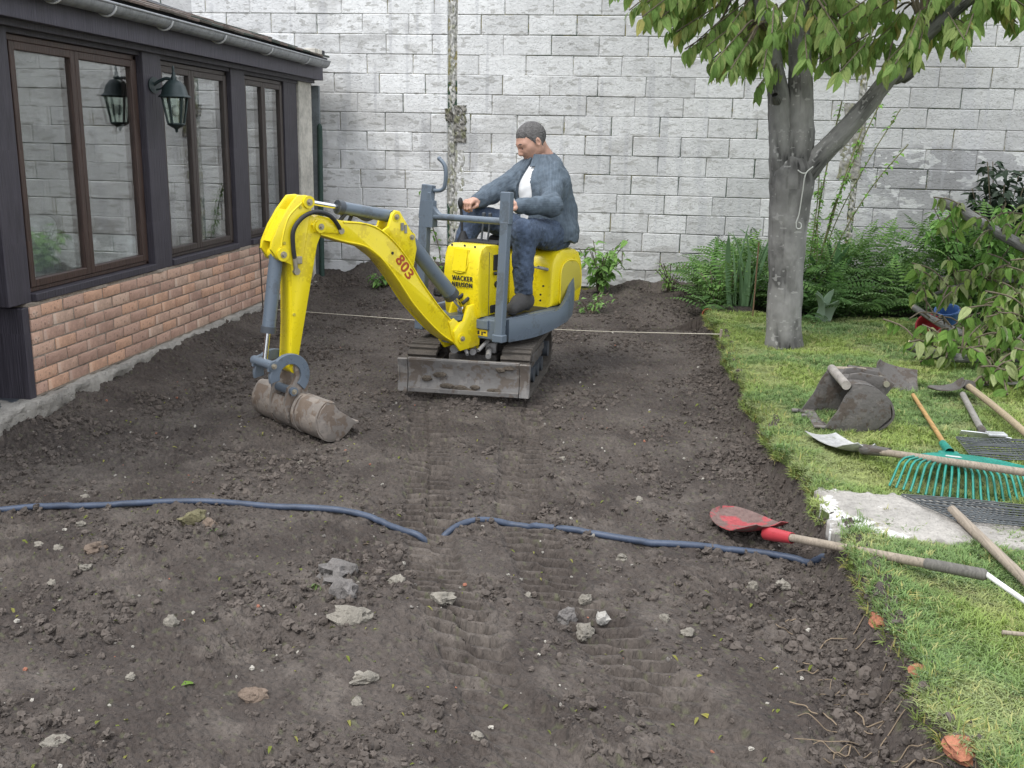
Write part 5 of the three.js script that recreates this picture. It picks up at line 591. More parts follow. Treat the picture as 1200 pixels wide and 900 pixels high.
// --- planting bed: ferny ground cover that reads as one mass
{
  const r3 = rng(909), q = (a, b) => a + (b - a) * r3();
  const frond = (() => { const gs = []; for (let i = 0; i < 11; i++) { const t = i / 11, l = 0.1 * Math.sin(Math.PI * (0.18 + 0.78 * t)); for (const s of [-1, 1]) { const g = leafGeo(l, 0.026, 0.25, 0.2, 2); rot(g, 0, s * 1.15, 0); gs.push(mv(g, 0, 0.28 * t - 0.22 * t * t, 0.4 * t)); } } gs.push(leafGeo(0.05, 0.02, 0.2, 0.2, 2).translate(0, 0.065, 0.39)); return mergeGeometries(gs.map(strip)); })();
  const broad = leafGeo(0.12, 0.055, 0.5, 0.2, 3), small = leafGeo(0.06, 0.03, 0.4, 0.2, 2);
  const topAt = (x) => { const E = [[0.6, 0.2], [0.8, 0.4], [1.05, 0.62], [1.5, 0.6], [2.05, 0.7], [2.5, 0.72], [2.9, 0.85], [3.4, 1.0], [5, 1.05]]; let i = 0; while (i < E.length - 2 && x > E[i + 1][0]) i++; return lerp(E[i][1], E[i + 1][1], clamp((x - E[i][0]) / (E[i + 1][0] - E[i][0]))); };
  const F = [], B = [], Sm = [];
  for (let c = 0; c < 330; c++) { const x = 0.72 + 3.9 * Math.pow(r3(), 0.9), z = q(-10.5, -8.95 + 0.25 * r3()), dz = sstep(-z, 8.7, 9.6), h = topAt(x) * (0.35 + 0.65 * dz) * q(0.6, 1.05), kind = r3() < 0.62; if (Math.hypot(x - 1.15, z + 9) < 0.2) continue;
    const col = mix3([0.55, 0.72, 0.5], [1.35, 1.3, 1.1], r3()); const n = kind ? 10 : 16;
    for (let k = 0; k < n; k++) { const a = r3() * 6.28, lay = Math.pow(r3(), 0.7), y = 0.1 + h * lay * 0.9, rad = q(0.0, 0.17), e = q(-0.25, 0.7), v = q(0.7, 1.25), e2 = { p: [x + Math.cos(a) * rad, y, z + Math.sin(a) * rad], r: eul(V(Math.cos(a), e * (lay > 0.8 ? 1.4 : 0.5), Math.sin(a)), q(-0.4, 0.4)), s: q(0.55, 1.0), c: mul3(col, v) }; (kind ? F : r3() < 0.6 ? B : Sm).push(e2); } }
  const parent = new THREE.Group(); parent.name = 'undergrowth'; scene.add(parent); tag(parent, 'dense ferny green undergrowth in the bed along the foot of the block wall', 'undergrowth', null, 'stuff');
  scatter('fronds', frond, LM.bush, F, parent); scatter('foliage', broad, LM.bush, B, parent); scatter('foliage', small, LM.bush, Sm, parent);
  // shrubs and weeds that stand apart
  const shrub = (name, label, cat, x, y, z, w, h, n, geo, mat, colA, colB, stems = 7, group) => { const t = thing(name, label, cat, [x, y, z], 0, group), st = [], lv = []; for (let s = 0; s < stems; s++) { const a = q(0, 6.28), hh = h * q(0.6, 1), ex = Math.cos(a) * w * q(0.2, 1), ez = Math.sin(a) * w * q(0.2, 0.8), P0 = V(q(-0.03, 0.03), -0.04, q(-0.03, 0.03)), P1 = V(ex * 0.5, hh * 0.6, ez * 0.5), P2 = V(ex, hh, ez); st.push(tube([P0, P1, P2].map((v) => [v.x, v.y, v.z]), 0.005, 8, 5)); const m = Math.ceil(n / stems); for (let k = 0; k < m; k++) { const tt = q(0.15, 1), p = tt < 0.6 ? P0.clone().lerp(P1, tt / 0.6) : P1.clone().lerp(P2, (tt - 0.6) / 0.4), b = q(0, 6.28); lv.push({ p: [p.x + Math.cos(b) * 0.02, p.y, p.z + Math.sin(b) * 0.02], r: eul(V(Math.cos(b), q(-0.5, 0.5), Math.sin(b)), q(-0.5, 0.5)), s: q(0.6, 1.15), c: mul3(mix3(colA, colB, r3()), q(0.8, 1.2)) }); } } obj('stem', mergeGeometries(st.map(strip)), M.twig, t, 0).userData.kind = 'stuff'; scatter('foliage', geo, mat, lv, t); return t; };
  shrub('evergreen_shrub', 'dark evergreen shrub against the block wall at the far right', 'shrub', 3.55, 0.1, -10.15, 0.5, 1.42, 2600, broad, LM.dark, [0.8, 0.9, 0.8], [2.2, 2.1, 2.5], 34);
  shrub('weed_bush', 'leafy green weed growing at the wall right of the excavator', 'weed', -0.3, 0.14, -10.35, 0.34, 0.5, 190, broad, LM.bush, [1.3, 1.35, 1.1], [1.9, 1.8, 1.5], 11);
  shrub('weed_bush', 'low tangle of weeds on the soil just right of the excavator tail', 'weed', -0.35, 0.03, -9.5, 0.3, 0.17, 90, small, LM.bush, [1.3, 1.3, 1.2], [2.1, 2.0, 1.8], 9);
  shrub('weed_bush', 'small weed with pale leaves on the heap of soil behind the boom', 'weed', -2.5, 0.14, -9.95, 0.2, 0.18, 46, broad, LM.bush, [1.2, 1.3, 1.1], [2, 2, 1.7], 7);
  shrub('weed_bush', 'spreading weed against the wall behind the left post of the roll bar', 'weed', -2.02, 0.1, -10.45, 0.18, 0.3, 40, broad, LM.bush, [1.3, 1.3, 1.0], [2, 1.9, 1.4], 6);
  shrub('weed_bush', 'low weeds in the middle of the wall foot behind the soil heap', 'weed', 0.42, 0.17, -10.3, 0.3, 0.28, 110, small, LM.bush, [1.2, 1.2, 1], [1.9, 1.7, 1.4], 10);
  shrub('weed_bush', 'light green bushy weed left of the iris by the lawn corner', 'weed', 0.82, 0.14, -9.2, 0.28, 0.4, 240, small, LM.bush, [1.2, 1.3, 1.0], [1.9, 1.9, 1.4], 14);
  shrub('elder_bush', 'tall fresh green leafy bush between the cut branches and the wall', 'bush', 3.1, 0.12, -9.35, 0.5, 1.1, 620, broad, LM.bush, [1.0, 1.2, 0.9], [1.7, 1.7, 1.3], 13);
  // climbing plant by the roll bar
  { const t = thing('climbing_plant', 'thin climbing plant on the block wall behind the left roll bar post', 'climber', [-2.1, 0.15, -10.74]); const pts = [[0.05, 0, 0], [0.02, 0.3, 0.01], [-0.06, 0.55, 0.0], [-0.11, 0.75, 0.01], [-0.16, 0.92, 0.0]]; obj('stem', tube(pts, 0.006, 30, 5), M.twig, t, 0); const cv = new THREE.CatmullRomCurve3(pts.map((p) => V(...p))), lv = []; for (let i = 0; i < 46; i++) { const p = cv.getPoint(q(0.1, 1)), b = q(0, 6.28); lv.push({ p: [p.x + q(-0.03, 0.03), p.y, p.z + 0.01], r: eul(V(Math.cos(b), Math.sin(b) - 0.4, 0.7), q(-0.5, 0.5)), s: q(0.6, 1.1), c: mul3([0.9, 1, 0.6], q(0.7, 1.3)) }); } scatter('foliage', small, LM.bush, lv, t); }
  // irises: single sword leaves
  const sword = (l, w, bend) => sheet((u, v) => { const t = u, hw = w * 0.5 * (t < 0.75 ? 1 : Math.sqrt(Math.max(0.0, (1 - t) / 0.25))) + 0.001; return [lerp(-hw, hw, v), l * t * (1 - 0.3 * bend * t), bend * l * t * t * 0.8]; }, 10, 2, 0.003);
  const iris = (label, x, y, z, n, l, w, bend, tint) => { const t = thing('iris_plant', label, 'iris', [x, y, z]); for (let i = 0; i < n; i++) { const m = obj('leaf', rot(rot(sword(l * q(0.65, 1.05), w, bend * q(0.3, 1.3)), 0, 0, q(-0.22, 0.22)), 0, q(-1.4, 1.4), 0).translate(q(-0.09, 0.09), 0, q(-0.05, 0.05)), tint, t, 0); } return t; };
  iris('tall clump of grey green sword leaves left of the cherry trunk', 1.02, 0.12, -9.05, 10, 0.85, 0.045, 0.25, std({ color: C(0.16, 0.27, 0.13), roughness: 0.6 }));
  iris('pale broad sword leaves low beside the right foot of the cherry trunk', 1.7, 0.15, -8.62, 7, 0.36, 0.06, 0.75, std({ color: C(0.33, 0.42, 0.31), roughness: 0.6 }));
  iris('dark green sword leaves right of the cherry trunk near the wall', 1.85, 0.12, -9.5, 9, 0.72, 0.05, 0.5, std({ color: C(0.12, 0.23, 0.1), roughness: 0.6 }));
  // sapling shoots with thin stems behind the tree
  { const t = thing('sapling', 'slender sapling with thin bare stems against the wall right of the tree', 'sapling', [1.68, 0.1, -9.4]), tips = [[0.1, 1.9], [0.33, 1.68], [0.55, 2.1], [0.74, 1.55], [-0.03, 1.45], [0.63, 1.85], [0.22, 1.3], [0.02, 1.2]], lv = []; tips.forEach(([dx, h], i) => { const pts = [[q(-0.05, 0.05), 0, q(-0.05, 0.05)], [dx * 0.25 + q(-0.02, 0.02), h * 0.4, q(-0.05, 0.08)], [dx * 0.62, h * 0.75, q(-0.08, 0.1)], [dx, h, q(-0.1, 0.12)]]; obj('stem', tube(pts, 0.007 - 0.0004 * i, 24, 5), std({ color: C(0.17, 0.17, 0.08), roughness: 0.9 }), t, 0); const cv = new THREE.CatmullRomCurve3(pts.map((p) => V(...p))); for (let k = 0; k < 44; k++) { const p = cv.getPoint(q(0.2, 1)), b = q(0, 6.28); lv.push({ p: [p.x, p.y, p.z], r: eul(V(Math.cos(b), q(-0.4, 0.4), Math.sin(b)), q(-0.5, 0.5)), s: q(0.6, 1.2), c: mul3([1.4, 1.5, 0.9], q(0.8, 1.2)) }); } }); scatter('foliage', small, LM.bush, lv, t); }
  // --- cut branches heaped on the lawn
  const BR = [
    ['thick cut branch whose pale sawn end points up to the left', [[2.5, 1.2, -8.45, 0.045], [2.72, 1.05, -8.15, 0.043], [2.98, 0.88, -7.8, 0.038], [3.4, 0.62, -7.4, 0.03]], 26],
    ['cut branch lying lowest in the heap with its bare end towards the spare bucket', [[1.93, 0.3, -6.95, 0.035], [2.15, 0.25, -6.85, 0.032], [2.5, 0.27, -6.75, 0.024], [2.95, 0.32, -6.6, 0.014]], 26],
    ['grey cut branch curving across the lawn below the red pot', [[2.2, 0.42, -7.9, 0.024], [2.4, 0.31, -7.7, 0.026], [2.65, 0.26, -7.5, 0.024], [3.1, 0.4, -7.2, 0.018]], 34],
    ['leafy cut branch above the red and blue pots', [[3.5, 0.8, -7.9, 0.028], [3.0, 0.66, -7.95, 0.024], [2.6, 0.6, -8.0, 0.018], [2.25, 0.45, -8.05, 0.01]], 44],
    ['leafy cut branch hanging over the front of the heap', [[3.6, 0.85, -7.3, 0.026], [3.1, 0.75, -7.1, 0.022], [2.75, 0.58, -6.85, 0.015], [2.45, 0.36, -6.6, 0.008]], 48],
    ['cut branch with yellowing leaves at the right end of the heap', [[3.3, 0.95, -7.6, 0.026], [3.05, 0.85, -7.35, 0.02], [2.85, 0.7, -7.15, 0.015], [2.6, 0.5, -6.95, 0.008]], 44],
    ['short leafy cut branch lying on the grass behind the pick', [[2.95, 0.3, -6.35, 0.02], [2.7, 0.27, -6.25, 0.016], [2.45, 0.24, -6.2, 0.012], [2.2, 0.2, -6.25, 0.006]], 30],
  ];
  const wg = [leafGeo(0.14, 0.062, 0.6, 0.3), leafGeo(0.12, 0.052, 0.9, 0.15), leafGeo(0.15, 0.07, 0.35, 0.35)];
  BR.forEach(([label, pts, n], bi) => { const o = pts[0], t = thing('cut_branch', label, 'branch', [o[0], o[1], o[2]], 0, 'cut branches heaped at the right of the lawn'), L0 = (p) => [p[0] - o[0], p[1] - o[1], p[2] - o[2], p[3]]; obj('stem', limb(pts.map(L0), 26, 12, 0.12, bi + 30), M.bark, t, 0);
    const d0 = V(pts[0][0] - pts[1][0], pts[0][1] - pts[1][1], pts[0][2] - pts[1][2]).normalize(); obj('sawn_end', rod([0, 0, 0], d0.clone().multiplyScalar(0.006).toArray(), pts[0][3] * 0.96, pts[0][3] * 0.93, 14), std({ color: C(0.55, 0.45, 0.28), roughness: 0.9 }), t, 0);
    const cv = new THREE.CatmullRomCurve3(pts.map((p) => V(...L0(p)))), tw = [], dense = []; for (let k = 0; k < n * 0.95; k++) { const a = cv.getPoint(q(0.12, 1)), b = q(0, 6.28), e = a.clone().add(V(Math.cos(b) * q(0.1, 0.34), q(-0.12, 0.24), Math.sin(b) * q(0.1, 0.3))); if (e.y + o[1] < 0.2) e.y = 0.2 - o[1]; const m = a.clone().lerp(e, 0.5).add(V(0, 0.05, 0)); tw.push(tube([a, m, e].map((v) => [v.x, v.y, v.z]), 0.006, 6, 5)); for (let j = 0; j < 9; j++) { const p = j < 4 ? a.clone().lerp(m, q(0.4, 1)) : m.clone().lerp(e, q(0.2, 1)), c = q(0, 6.28), mi = Math.floor(q(0, 4)); dense.push({ p: [p.x, Math.max(p.y, 0.22 - o[1]), p.z], r: eul(V(Math.cos(c) * 0.7, -q(0.1, 1.1), Math.sin(c) * 0.7), q(-1, 1)), s: q(0.5, 0.95), c: mul3([1.05, 1.02, 0.95], q(0.8, 1.35)), m: mi, near: p.z + o[2] + 0.3 * p.y }); } }
    { const gap = (d) => { const x = d.p[0] + o[0], y = d.p[1] + o[1], z = d.p[2] + o[2]; return z < -6.9 && z > -8.6 && y < 0.52 && Math.abs(x + 0.302 * z) < 0.2; }; for (let i = dense.length - 1; i >= 0; i--) if (gap(dense[i])) dense.splice(i, 1); }
    dense.sort((a, b) => b.near - a.near); const mine = dense.slice(0, n), rest = dense.slice(n);
    for (const l of mine) { const m = new THREE.Mesh(wg[l.m % 3], LM.wilt[l.m]); m.name = numbered('leaf'); m.position.set(...l.p); m.rotation.set(...l.r); m.scale.setScalar(l.s); m.castShadow = m.receiveShadow = true; t.add(m); }
    obj('twigs', mergeGeometries(tw.map(strip)), M.twig, t, 0).userData.kind = 'stuff'; for (let mi = 0; mi < 4; mi++) { const l = rest.filter((e) => e.m === mi); if (l.length) scatter('foliage', wg[mi % 3], LM.wilt[mi], l, t); } });
}
// --- grass of the lawn
{
  const rg = rng(4242), q = (a, b) => a + (b - a) * rg();
  const clump = (n, hmin, hmax, spread, lean) => { const pos = [], ix = []; for (let i = 0; i < n; i++) { const a = q(0, 6.28), d = q(0, spread), x = Math.cos(a) * d, z = Math.sin(a) * d, h = q(hmin, hmax), b = q(0, 6.28), lx = Math.cos(b) * lean * h * q(0.3, 1.2), lz = Math.sin(b) * lean * h * q(0.3, 1.2), w = q(0.0014, 0.0028), px = -Math.sin(b) * w, pz = Math.cos(b) * w, k = pos.length / 3; pos.push(x - px, 0, z - pz, x + px, 0, z + pz, x + lx * 0.4 - px * 0.8, h * 0.6, z + lz * 0.4 - pz * 0.8, x + lx * 0.4 + px * 0.8, h * 0.6, z + lz * 0.4 + pz * 0.8, x + lx, h * (1 - 0.25 * lean), z + lz); ix.push(k, k + 1, k + 2, k + 1, k + 3, k + 2, k + 2, k + 3, k + 4); } const g = new THREE.BufferGeometry(); g.setAttribute('position', new THREE.Float32BufferAttribute(pos, 3)); g.setIndex(ix); g.computeVertexNormals(); return g; };
  const gm = new THREE.MeshPhysicalMaterial({ color: C(0.24, 0.325, 0.12), roughness: 0.7, transmission: 0.3, thickness: 0, side: THREE.DoubleSide, specularIntensity: 0.5 });
  const grass = new THREE.Group(); grass.name = 'grass'; scene.add(grass); tag(grass, 'short trodden grass of the lawn, longer along the cut edge', 'grass', null, 'stuff');
  const slab = (x, z) => x > 0.83 && x < 1.42 - 0.1 * (z + 3.6) && z > -4.1 && z < -3.63 + 0.05 * n2(x * 4, 3);
  const A = [], Bl = [], E = [];
  for (let i = 0; i < 64000; i++) { const z = -8.8 + 7.6 * Math.pow(rg(), 0.8), e = edgeX(z), x = e + (3.6 - e) * Math.pow(rg(), 1.25); if (slab(x, z) && rg() < 0.97) continue; if (x > 0.9 - z * 0.42) continue;
    const dry = sstep(fbm(x * 1.7 + 4, z * 1.7, 3) + 0.55 * Math.exp(-(((x - 1.0) / 0.3) ** 2) - (((z + 4.6) / 0.55) ** 2)) + 0.16 * (1 - sstep(x - e, 0, 0.25)), 0.1, 0.4), lush = sstep(n2(x * 1.1 + 9, z * 1.1), -0.4, 0.6); let c = mix3([0.85, 0.95, 0.85], [1.25, 1.18, 0.8], lush); c = mix3(c, [1.75, 1.3, 1.55], dry * 0.5); c = mul3(c, q(0.75, 1.25)); if (rg() < 0.08) c = [1.9, 1.4, 1.5];
    const o = { p: [x, lawnY(x, z) - 0.004, z], r: [0, q(0, 6.28), 0], s: [1, q(0.6, 1.2) * (1 - 0.35 * dry), 1], c }; (rg() < 0.5 ? A : Bl).push(o); }
  for (let i = 0; i < 2600; i++) { const z = -8.8 + 7.3 * rg(), e = edgeX(z), x = e + q(-0.025, 0.09), dr = rg() < 0.2; if (slab(x, z) || Math.abs(z + 3.62 - (x - 0.84) * 1.5) < 0.07) continue; E.push({ p: [x, lawnY(x, z) - 0.02 - (x < e ? 0.03 : 0), z], r: [0, q(0, 6.28), x < e + 0.02 ? q(0.2, 1.0) : q(-0.2, 0.4)], s: [1.1, q(0.5, 1.05), 1.1], c: dr ? mul3([2.0, 1.35, 1.2], q(0.7, 1.1)) : mul3([1.1, 1.05, 0.8], q(0.7, 1.2)) }); }
  scatter('blades', clump(13, 0.022, 0.05, 0.028, 0.9), gm, A, grass); scatter('blades', clump(13, 0.015, 0.04, 0.03, 1.4), gm, Bl, grass); scatter('edge_blades', clump(11, 0.03, 0.07, 0.02, 0.9), gm, E, grass);
}

// ---------------------------------------------------------------- things lying about
{
  const rs = rng(777), q = (a, b) => a + (b - a) * rs();
  const frameTo = (a, dir, up = [0, 1, 0]) => { const z = V(...dir).normalize(), x = V(...up).cross(z).normalize(), y = z.clone().cross(x); return new THREE.Matrix4().makeBasis(x, y, z).setPosition(...a); };
  // shovel blade in local axes: socket at 0, tip at +z
  const bladeG = (L, W, point, dish, th = 0.004) => sheet((u, v) => { const t = v, s = lerp(-1, 1, u), w = W * 0.5 * (t < 0.12 ? lerp(0.45, 1, t / 0.12) : point ? Math.sqrt(Math.max(0.003, 1 - Math.pow(Math.max(0, (t - 0.4) / 0.6), 2.2))) : 1 - 0.12 * t); return [s * w, dish * (s * s - 0.5) - 0.02 * Math.sin(t * 3.1) + 0.03 * (t < 0.2 ? 1 - t / 0.2 : 0), L * t]; }, 14, 18, th);
  const socketG = (l, r) => new THREE.LatheGeometry([[r * 1.25, 0.05], [r * 1.25, 0], [r * 1.1, -l * 0.6], [r * 1.02, -l], [r * 0.9, -l]].map((p) => new THREE.Vector2(...p)), 14).rotateX(Math.PI / 2);
  const handleG = (a, b, r, bend = 0) => { const m = [(a[0] + b[0]) / 2, (a[1] + b[1]) / 2 + bend, (a[2] + b[2]) / 2]; return [tube([a, m, b], r, 20, 12), mv(new THREE.SphereGeometry(r, 12, 8), ...b)]; };
  const tool = (name, label, cat) => thing(name, label, cat);
  { // red shovel at the cut edge
    const t = tool('red_shovel', 'shovel with red blade and grey handle lying across the cut lawn edge', 'shovel'), F = frameTo([0.612, 0.085, -3.86], [-0.19, -0.035, -0.4]);
    obj('blade', bladeG(0.37, 0.255, true, 0.014).applyMatrix4(F), M.redBlade, t); obj('socket', socketG(0.1, 0.022).applyMatrix4(frameTo([0.635, 0.082, -3.837], [-0.55, -0.23, -0.82])), M.red, t);
    obj('handle', handleG([0.64, 0.085, -3.83], [1.06, 0.262, -3.2], 0.0165), M.greyWood, t); obj('grip', handleG([1.04, 0.254, -3.23], [1.155, 0.302, -3.058], 0.0195), std({ color: C(0.17, 0.165, 0.15), map: rep(T.wood, 3), roughness: 0.8 }), t);
  }
  tag(obj('plastic_rod', rod([1.165, 0.306, -3.05], [1.34, 0.235, -2.8], 0.0085, 0.0085, 10), M.whitePaint), 'thin white rod on the grass at the end of the red shovel', 'rod');
  { // worn pale spade
    const t = tool('worn_spade', 'worn spade with whitish steel blade pointing at the soil', 'spade'), a = [1.15, 0.225, -4.62], F = frameTo([a[0] - 0.005, a[1] - 0.005, a[2]], [-0.14, -0.03, -0.38], [0.3, 0.75, 0.6]);
    obj('blade', bladeG(0.4, 0.2, false, 0.016).applyMatrix4(F), std({ color: C(0.62, 0.62, 0.61), map: rep(T.steel, 0.001), roughness: 0.55 }), t); t.children[0].material = std({ color: C(0.55, 0.55, 0.54), map: rep(T.mottle, 6), bumpMap: rep(T.grain, 5), bumpScale: 0.003, roughness: 0.55, metalness: 0.15 });
    obj('socket', socketG(0.1, 0.02).applyMatrix4(frameTo([1.165, 0.232, -4.6], [-0.5, -0.14, -0.62])), M.dirtySteel, t); obj('handle', handleG([1.16, 0.23, -4.605], [1.83, 0.425, -3.66], 0.0165, 0.0), M.greyWood, t);
  }
  { // leaf rake
    const t = tool('leaf_rake', 'green plastic leaf rake with wooden handle on the lawn', 'rake'), c = [1.525, 0.225, -4.63];
    obj('handle', handleG([1.53, 0.235, -4.66], [1.69, 0.205, -5.87], 0.0115), M.tanWood, t); obj('socket', [mv(socketG(0.1, 0.017).applyMatrix4(frameTo([0, 0, 0], [-0.08, 0, 0.99])), 1.528, 0.235, -4.67), rbox(0.09, 0.02, 0.09, 1.522, 0.228, -4.6, 0.008)], M.teal, t);
    const N = 23, th = (i) => lerp(-0.68, 0.66, i / (N - 1)), ax = -0.09, pt = (i, d) => { const a = th(i) + ax, k = d; return [c[0] + Math.sin(a) * 0.51 * k, c[1] + 0.028 * Math.sin(k * 2.6) + 0.04 * k - (k > 0.85 ? 0.1 * (k - 0.85) / 0.15 : 0), c[2] + Math.cos(a) * 0.53 * k]; };
    for (let i = 0; i < N; i++) { const ps = [0.06, 0.25, 0.45, 0.65, 0.85, 0.95, 1].map((d) => pt(i, d)), m = obj('tine', tube(ps, 0.0056, 14, 5), M.teal, t); }
    const F1 = obj('fan_plate', sheet((u, v) => { const p = pt(u * (N - 1), lerp(0.05, 0.4, v)); return [p[0], p[1] + 0.002, p[2]]; }, 22, 8, 0.006), M.teal, t); obj('cross_band', [0.41, 0.44].map((d) => tube(Array.from({ length: N }, (_, i) => pt(i, d)), 0.0055, 60, 6)).concat([]), M.teal, t);
    obj('sticker', sheet((u, v) => { const p = pt(lerp(6, 12, u), lerp(0.3, 0.38, v)); return [p[0], p[1] + 0.007, p[2]]; }, 8, 3, 0.001), M.whitePaint, t);
  }
  { // grey-handled hoe with pale blade
    const t = tool('garden_hoe', 'hoe with grey handle and whitened flat blade on the lawn', 'hoe');
    obj('handle', handleG([1.82, 0.22, -5.08], [1.97, 0.22, -5.88], 0.017), std({ color: C(0.3, 0.29, 0.27), map: rep(T.wood, 3), roughness: 0.8 }), t); obj('socket', rod([1.81, 0.225, -5.03], [1.83, 0.222, -5.13], 0.021, 0.019), M.dirtySteel, t);
    obj('blade', [sheet((u, v) => [lerp(1.71, 1.92, u), lerp(0.185, 0.225, v) + 0.006 * Math.sin(u * 3), lerp(-5.09, -4.99, u) + 0.03 * v], 8, 4, 0.005), rbox(0.09, 0.012, 0.06, 1.86, 0.232, -5.0, 0.003)], M.brightSteel, t);
  }
  { // long wooden handled digging hoe
    const t = tool('digging_hoe', 'digging hoe with dark flat blade and long wooden handle', 'hoe');
    obj('blade', bladeG(0.21, 0.13, true, 0.012, 0.006).applyMatrix4(frameTo([2.02, 0.25, -6.02], [-0.98, -0.12, 0.02])), M.dirtySteel, t); obj('eye', rot(new THREE.CylinderGeometry(0.032, 0.03, 0.07, 16), Math.PI / 2.2, 0, 0).translate(2.035, 0.25, -6.0), M.dirtySteel, t); obj('handle', handleG([2.03, 0.25, -6.03], [2.0, 0.22, -4.62], 0.0185, 0.01), std({ color: C(0.4, 0.33, 0.22), map: rep(T.wood, 3), roughness: 0.8 }), t);
  }
  { // grey spade whose handle runs behind the spare bucket
    const t = tool('grey_spade', 'muddy grey spade lying with its handle behind the spare bucket', 'spade');
    obj('blade', bladeG(0.27, 0.22, false, 0.014, 0.005).applyMatrix4(frameTo([1.53, 0.27, -6.15], [0.97, -0.2, -0.05], [0.1, 0.75, 0.6])), M.dirtySteel, t); obj('socket', socketG(0.14, 0.02).applyMatrix4(frameTo([1.5, 0.276, -6.15], [0.98, -0.1, -0.05])), M.dirtySteel, t); obj('handle', handleG([1.49, 0.28, -6.15], [1.27, 0.3, -6.06], 0.017), M.greyWood, t);
  }
  tag(obj('wooden_handle', handleG([1.375, 0.215, -3.03], [1.32, 0.215, -3.885], 0.0185), M.greyWood), 'loose pale wooden tool handle lying on grass below the slab', 'handle');
  tag(obj('cut_stick', tube([[1.74, 0.215, -4.28], [1.86, 0.21, -4.1], [2.0, 0.21, -3.95]], 0.014, 16, 10), M.greyWood), 'short pale stick poking out right of the rake tines', 'stick');
  tag(obj('pale_stick', tube([[1.16, 0.205, -2.86], [1.24, 0.207, -2.85], [1.33, 0.2, -2.86]], 0.007, 10, 8), M.greyWood), 'small pale stick on the grass at the right edge below the shovel grip', 'stick');
  { // spare bucket on the lawn, opening towards the soil
    const t = thing('spare_bucket', 'spare grey digging bucket lying on the lawn with its mouth to the soil', 'digger bucket', [1.175, 0.17, -5.3]), w0 = -0.185, w1 = 0.2;
    const pr = [[-0.17, 0.02], [-0.08, 0.0], [0.03, 0.0], [0.12, 0.03], [0.185, 0.1], [0.17, 0.19], [0.1, 0.255], [0.03, 0.275], [-0.04, 0.27]], cv = new THREE.SplineCurve(pr.map((p) => new THREE.Vector2(...p))), sk = (z) => -0.06 * z / 0.19;
    t.scale.setScalar(0.92); obj('shell', sheet((u, v) => { const p = cv.getPoint(v); return [p.x - sk(lerp(w0, w1, u)) * (1 - p.y * 2.4), p.y, lerp(w0, w1, u)]; }, 8, 40, 0.012), M.dirtySteel, t);
    for (const z of [w0, w1]) obj('side_plate', rot(plate([...pr.map(([a, b]) => [a, b]), [-0.075, 0.21], [-0.11, 0.12]], 0.012, 0, 0.002), 0, Math.PI / 2, 0).applyMatrix4(new THREE.Matrix4().makeTranslation(-sk(z) * 0.55, 0, z)), M.dirtySteel, t);
    obj('top_pipe', rod([-0.045, 0.275, w0 - 0.02], [-0.045, 0.275, w1 + 0.02], 0.026), std({ color: C(0.33, 0.3, 0.27), map: rep(T.mottle, 4), roughness: 0.8 }), t); obj('cutting_edge', rbox(0.06, 0.012, w1 - w0 + 0.01, -0.16, 0.018, 0, 0.003), M.worn, t);
    for (let i = 0; i < 4; i++) obj('tooth', rbox(0.04, 0.018, 0.03, -0.185 - sk(lerp(w0, w1, i / 3)), 0.018, lerp(w0 + 0.02, w1 - 0.02, i / 3), 0.006), M.worn, t);
    for (const z of [-0.06, 0.08]) obj('ear', rot(plate([[-0.02, 0.26], [0.1, 0.25], [0.19, 0.17], [0.25, 0.26], [0.2, 0.3], [0.06, 0.32], [0, 0.31]], 0.02, 0, 0.003), 0, Math.PI / 2, 0).translate(0, 0, z), M.dirtySteel, t); obj('pin', rod([0.2, 0.265, -0.09], [0.2, 0.265, 0.11], 0.017), M.pinSteel, t);
  }
  { // concrete slab with whitened edge
    const g = new THREE.BoxGeometry(0.72, 0.075, 0.5, 60, 4, 42), g2 = mergeVertices(g.deleteAttribute('uv').deleteAttribute('normal')), p = g2.attributes.position; for (let i = 0; i < p.count; i++) { const x = p.getX(i), y = p.getY(i), z = p.getZ(i), ed = Math.max(0, 1 - Math.min(0.36 - Math.abs(x), 0.25 - Math.abs(z)) / 0.03); p.setXYZ(i, x + (x < -0.3 ? 0.025 * n2(z * 9, 1) + 0.012 * n2(z * 30, 2) : 0) + (z > 0 ? 0.01 : 0), y + 0.003 * n2(x * 9, z * 9) + 0.002 * n2(x * 50, z * 50) - (y > 0.03 ? 0.012 * ed * (0.5 + n2(x * 14, z * 14)) : 0), z + (Math.abs(z) > 0.24 ? 0.012 * n2(x * 11, z > 0 ? 3 : 7) : 0)); } g2.computeVertexNormals(); g2.rotateY(-0.06).translate(1.19, 0.156, -3.86);
    const st = tex(512, 512, (u, v) => { const a = pfbm(u, v, 6, 6, 201), b = pfbm(u, v, 40, 3, 205); let k = mul3([0.36, 0.335, 0.3], 1 + 0.3 * a + 0.25 * b); return mix3(k, [0.74, 0.73, 0.71], sstep(a + 0.35 * b + 0.3 - 1.9 * Math.min(u, 0.4), 0.05, 0.25) * 0.75); }, true);
    const m = obj('concrete_slab', g2, std({ map: st, bumpMap: rep(T.pits, 3), bumpScale: 0.004, roughness: 0.95 }), scene, 1); { const uv = m.geometry.attributes.uv, ps = m.geometry.attributes.position; for (let i = 0; i < uv.count; i++) { uv.setXY(i, (ps.getX(i) - 0.8) / 0.85, (ps.getZ(i) + 4.15) / 0.85); } }
    tag(m, 'worn concrete slab with whitened broken edge at the lawn border', 'slab');
  }
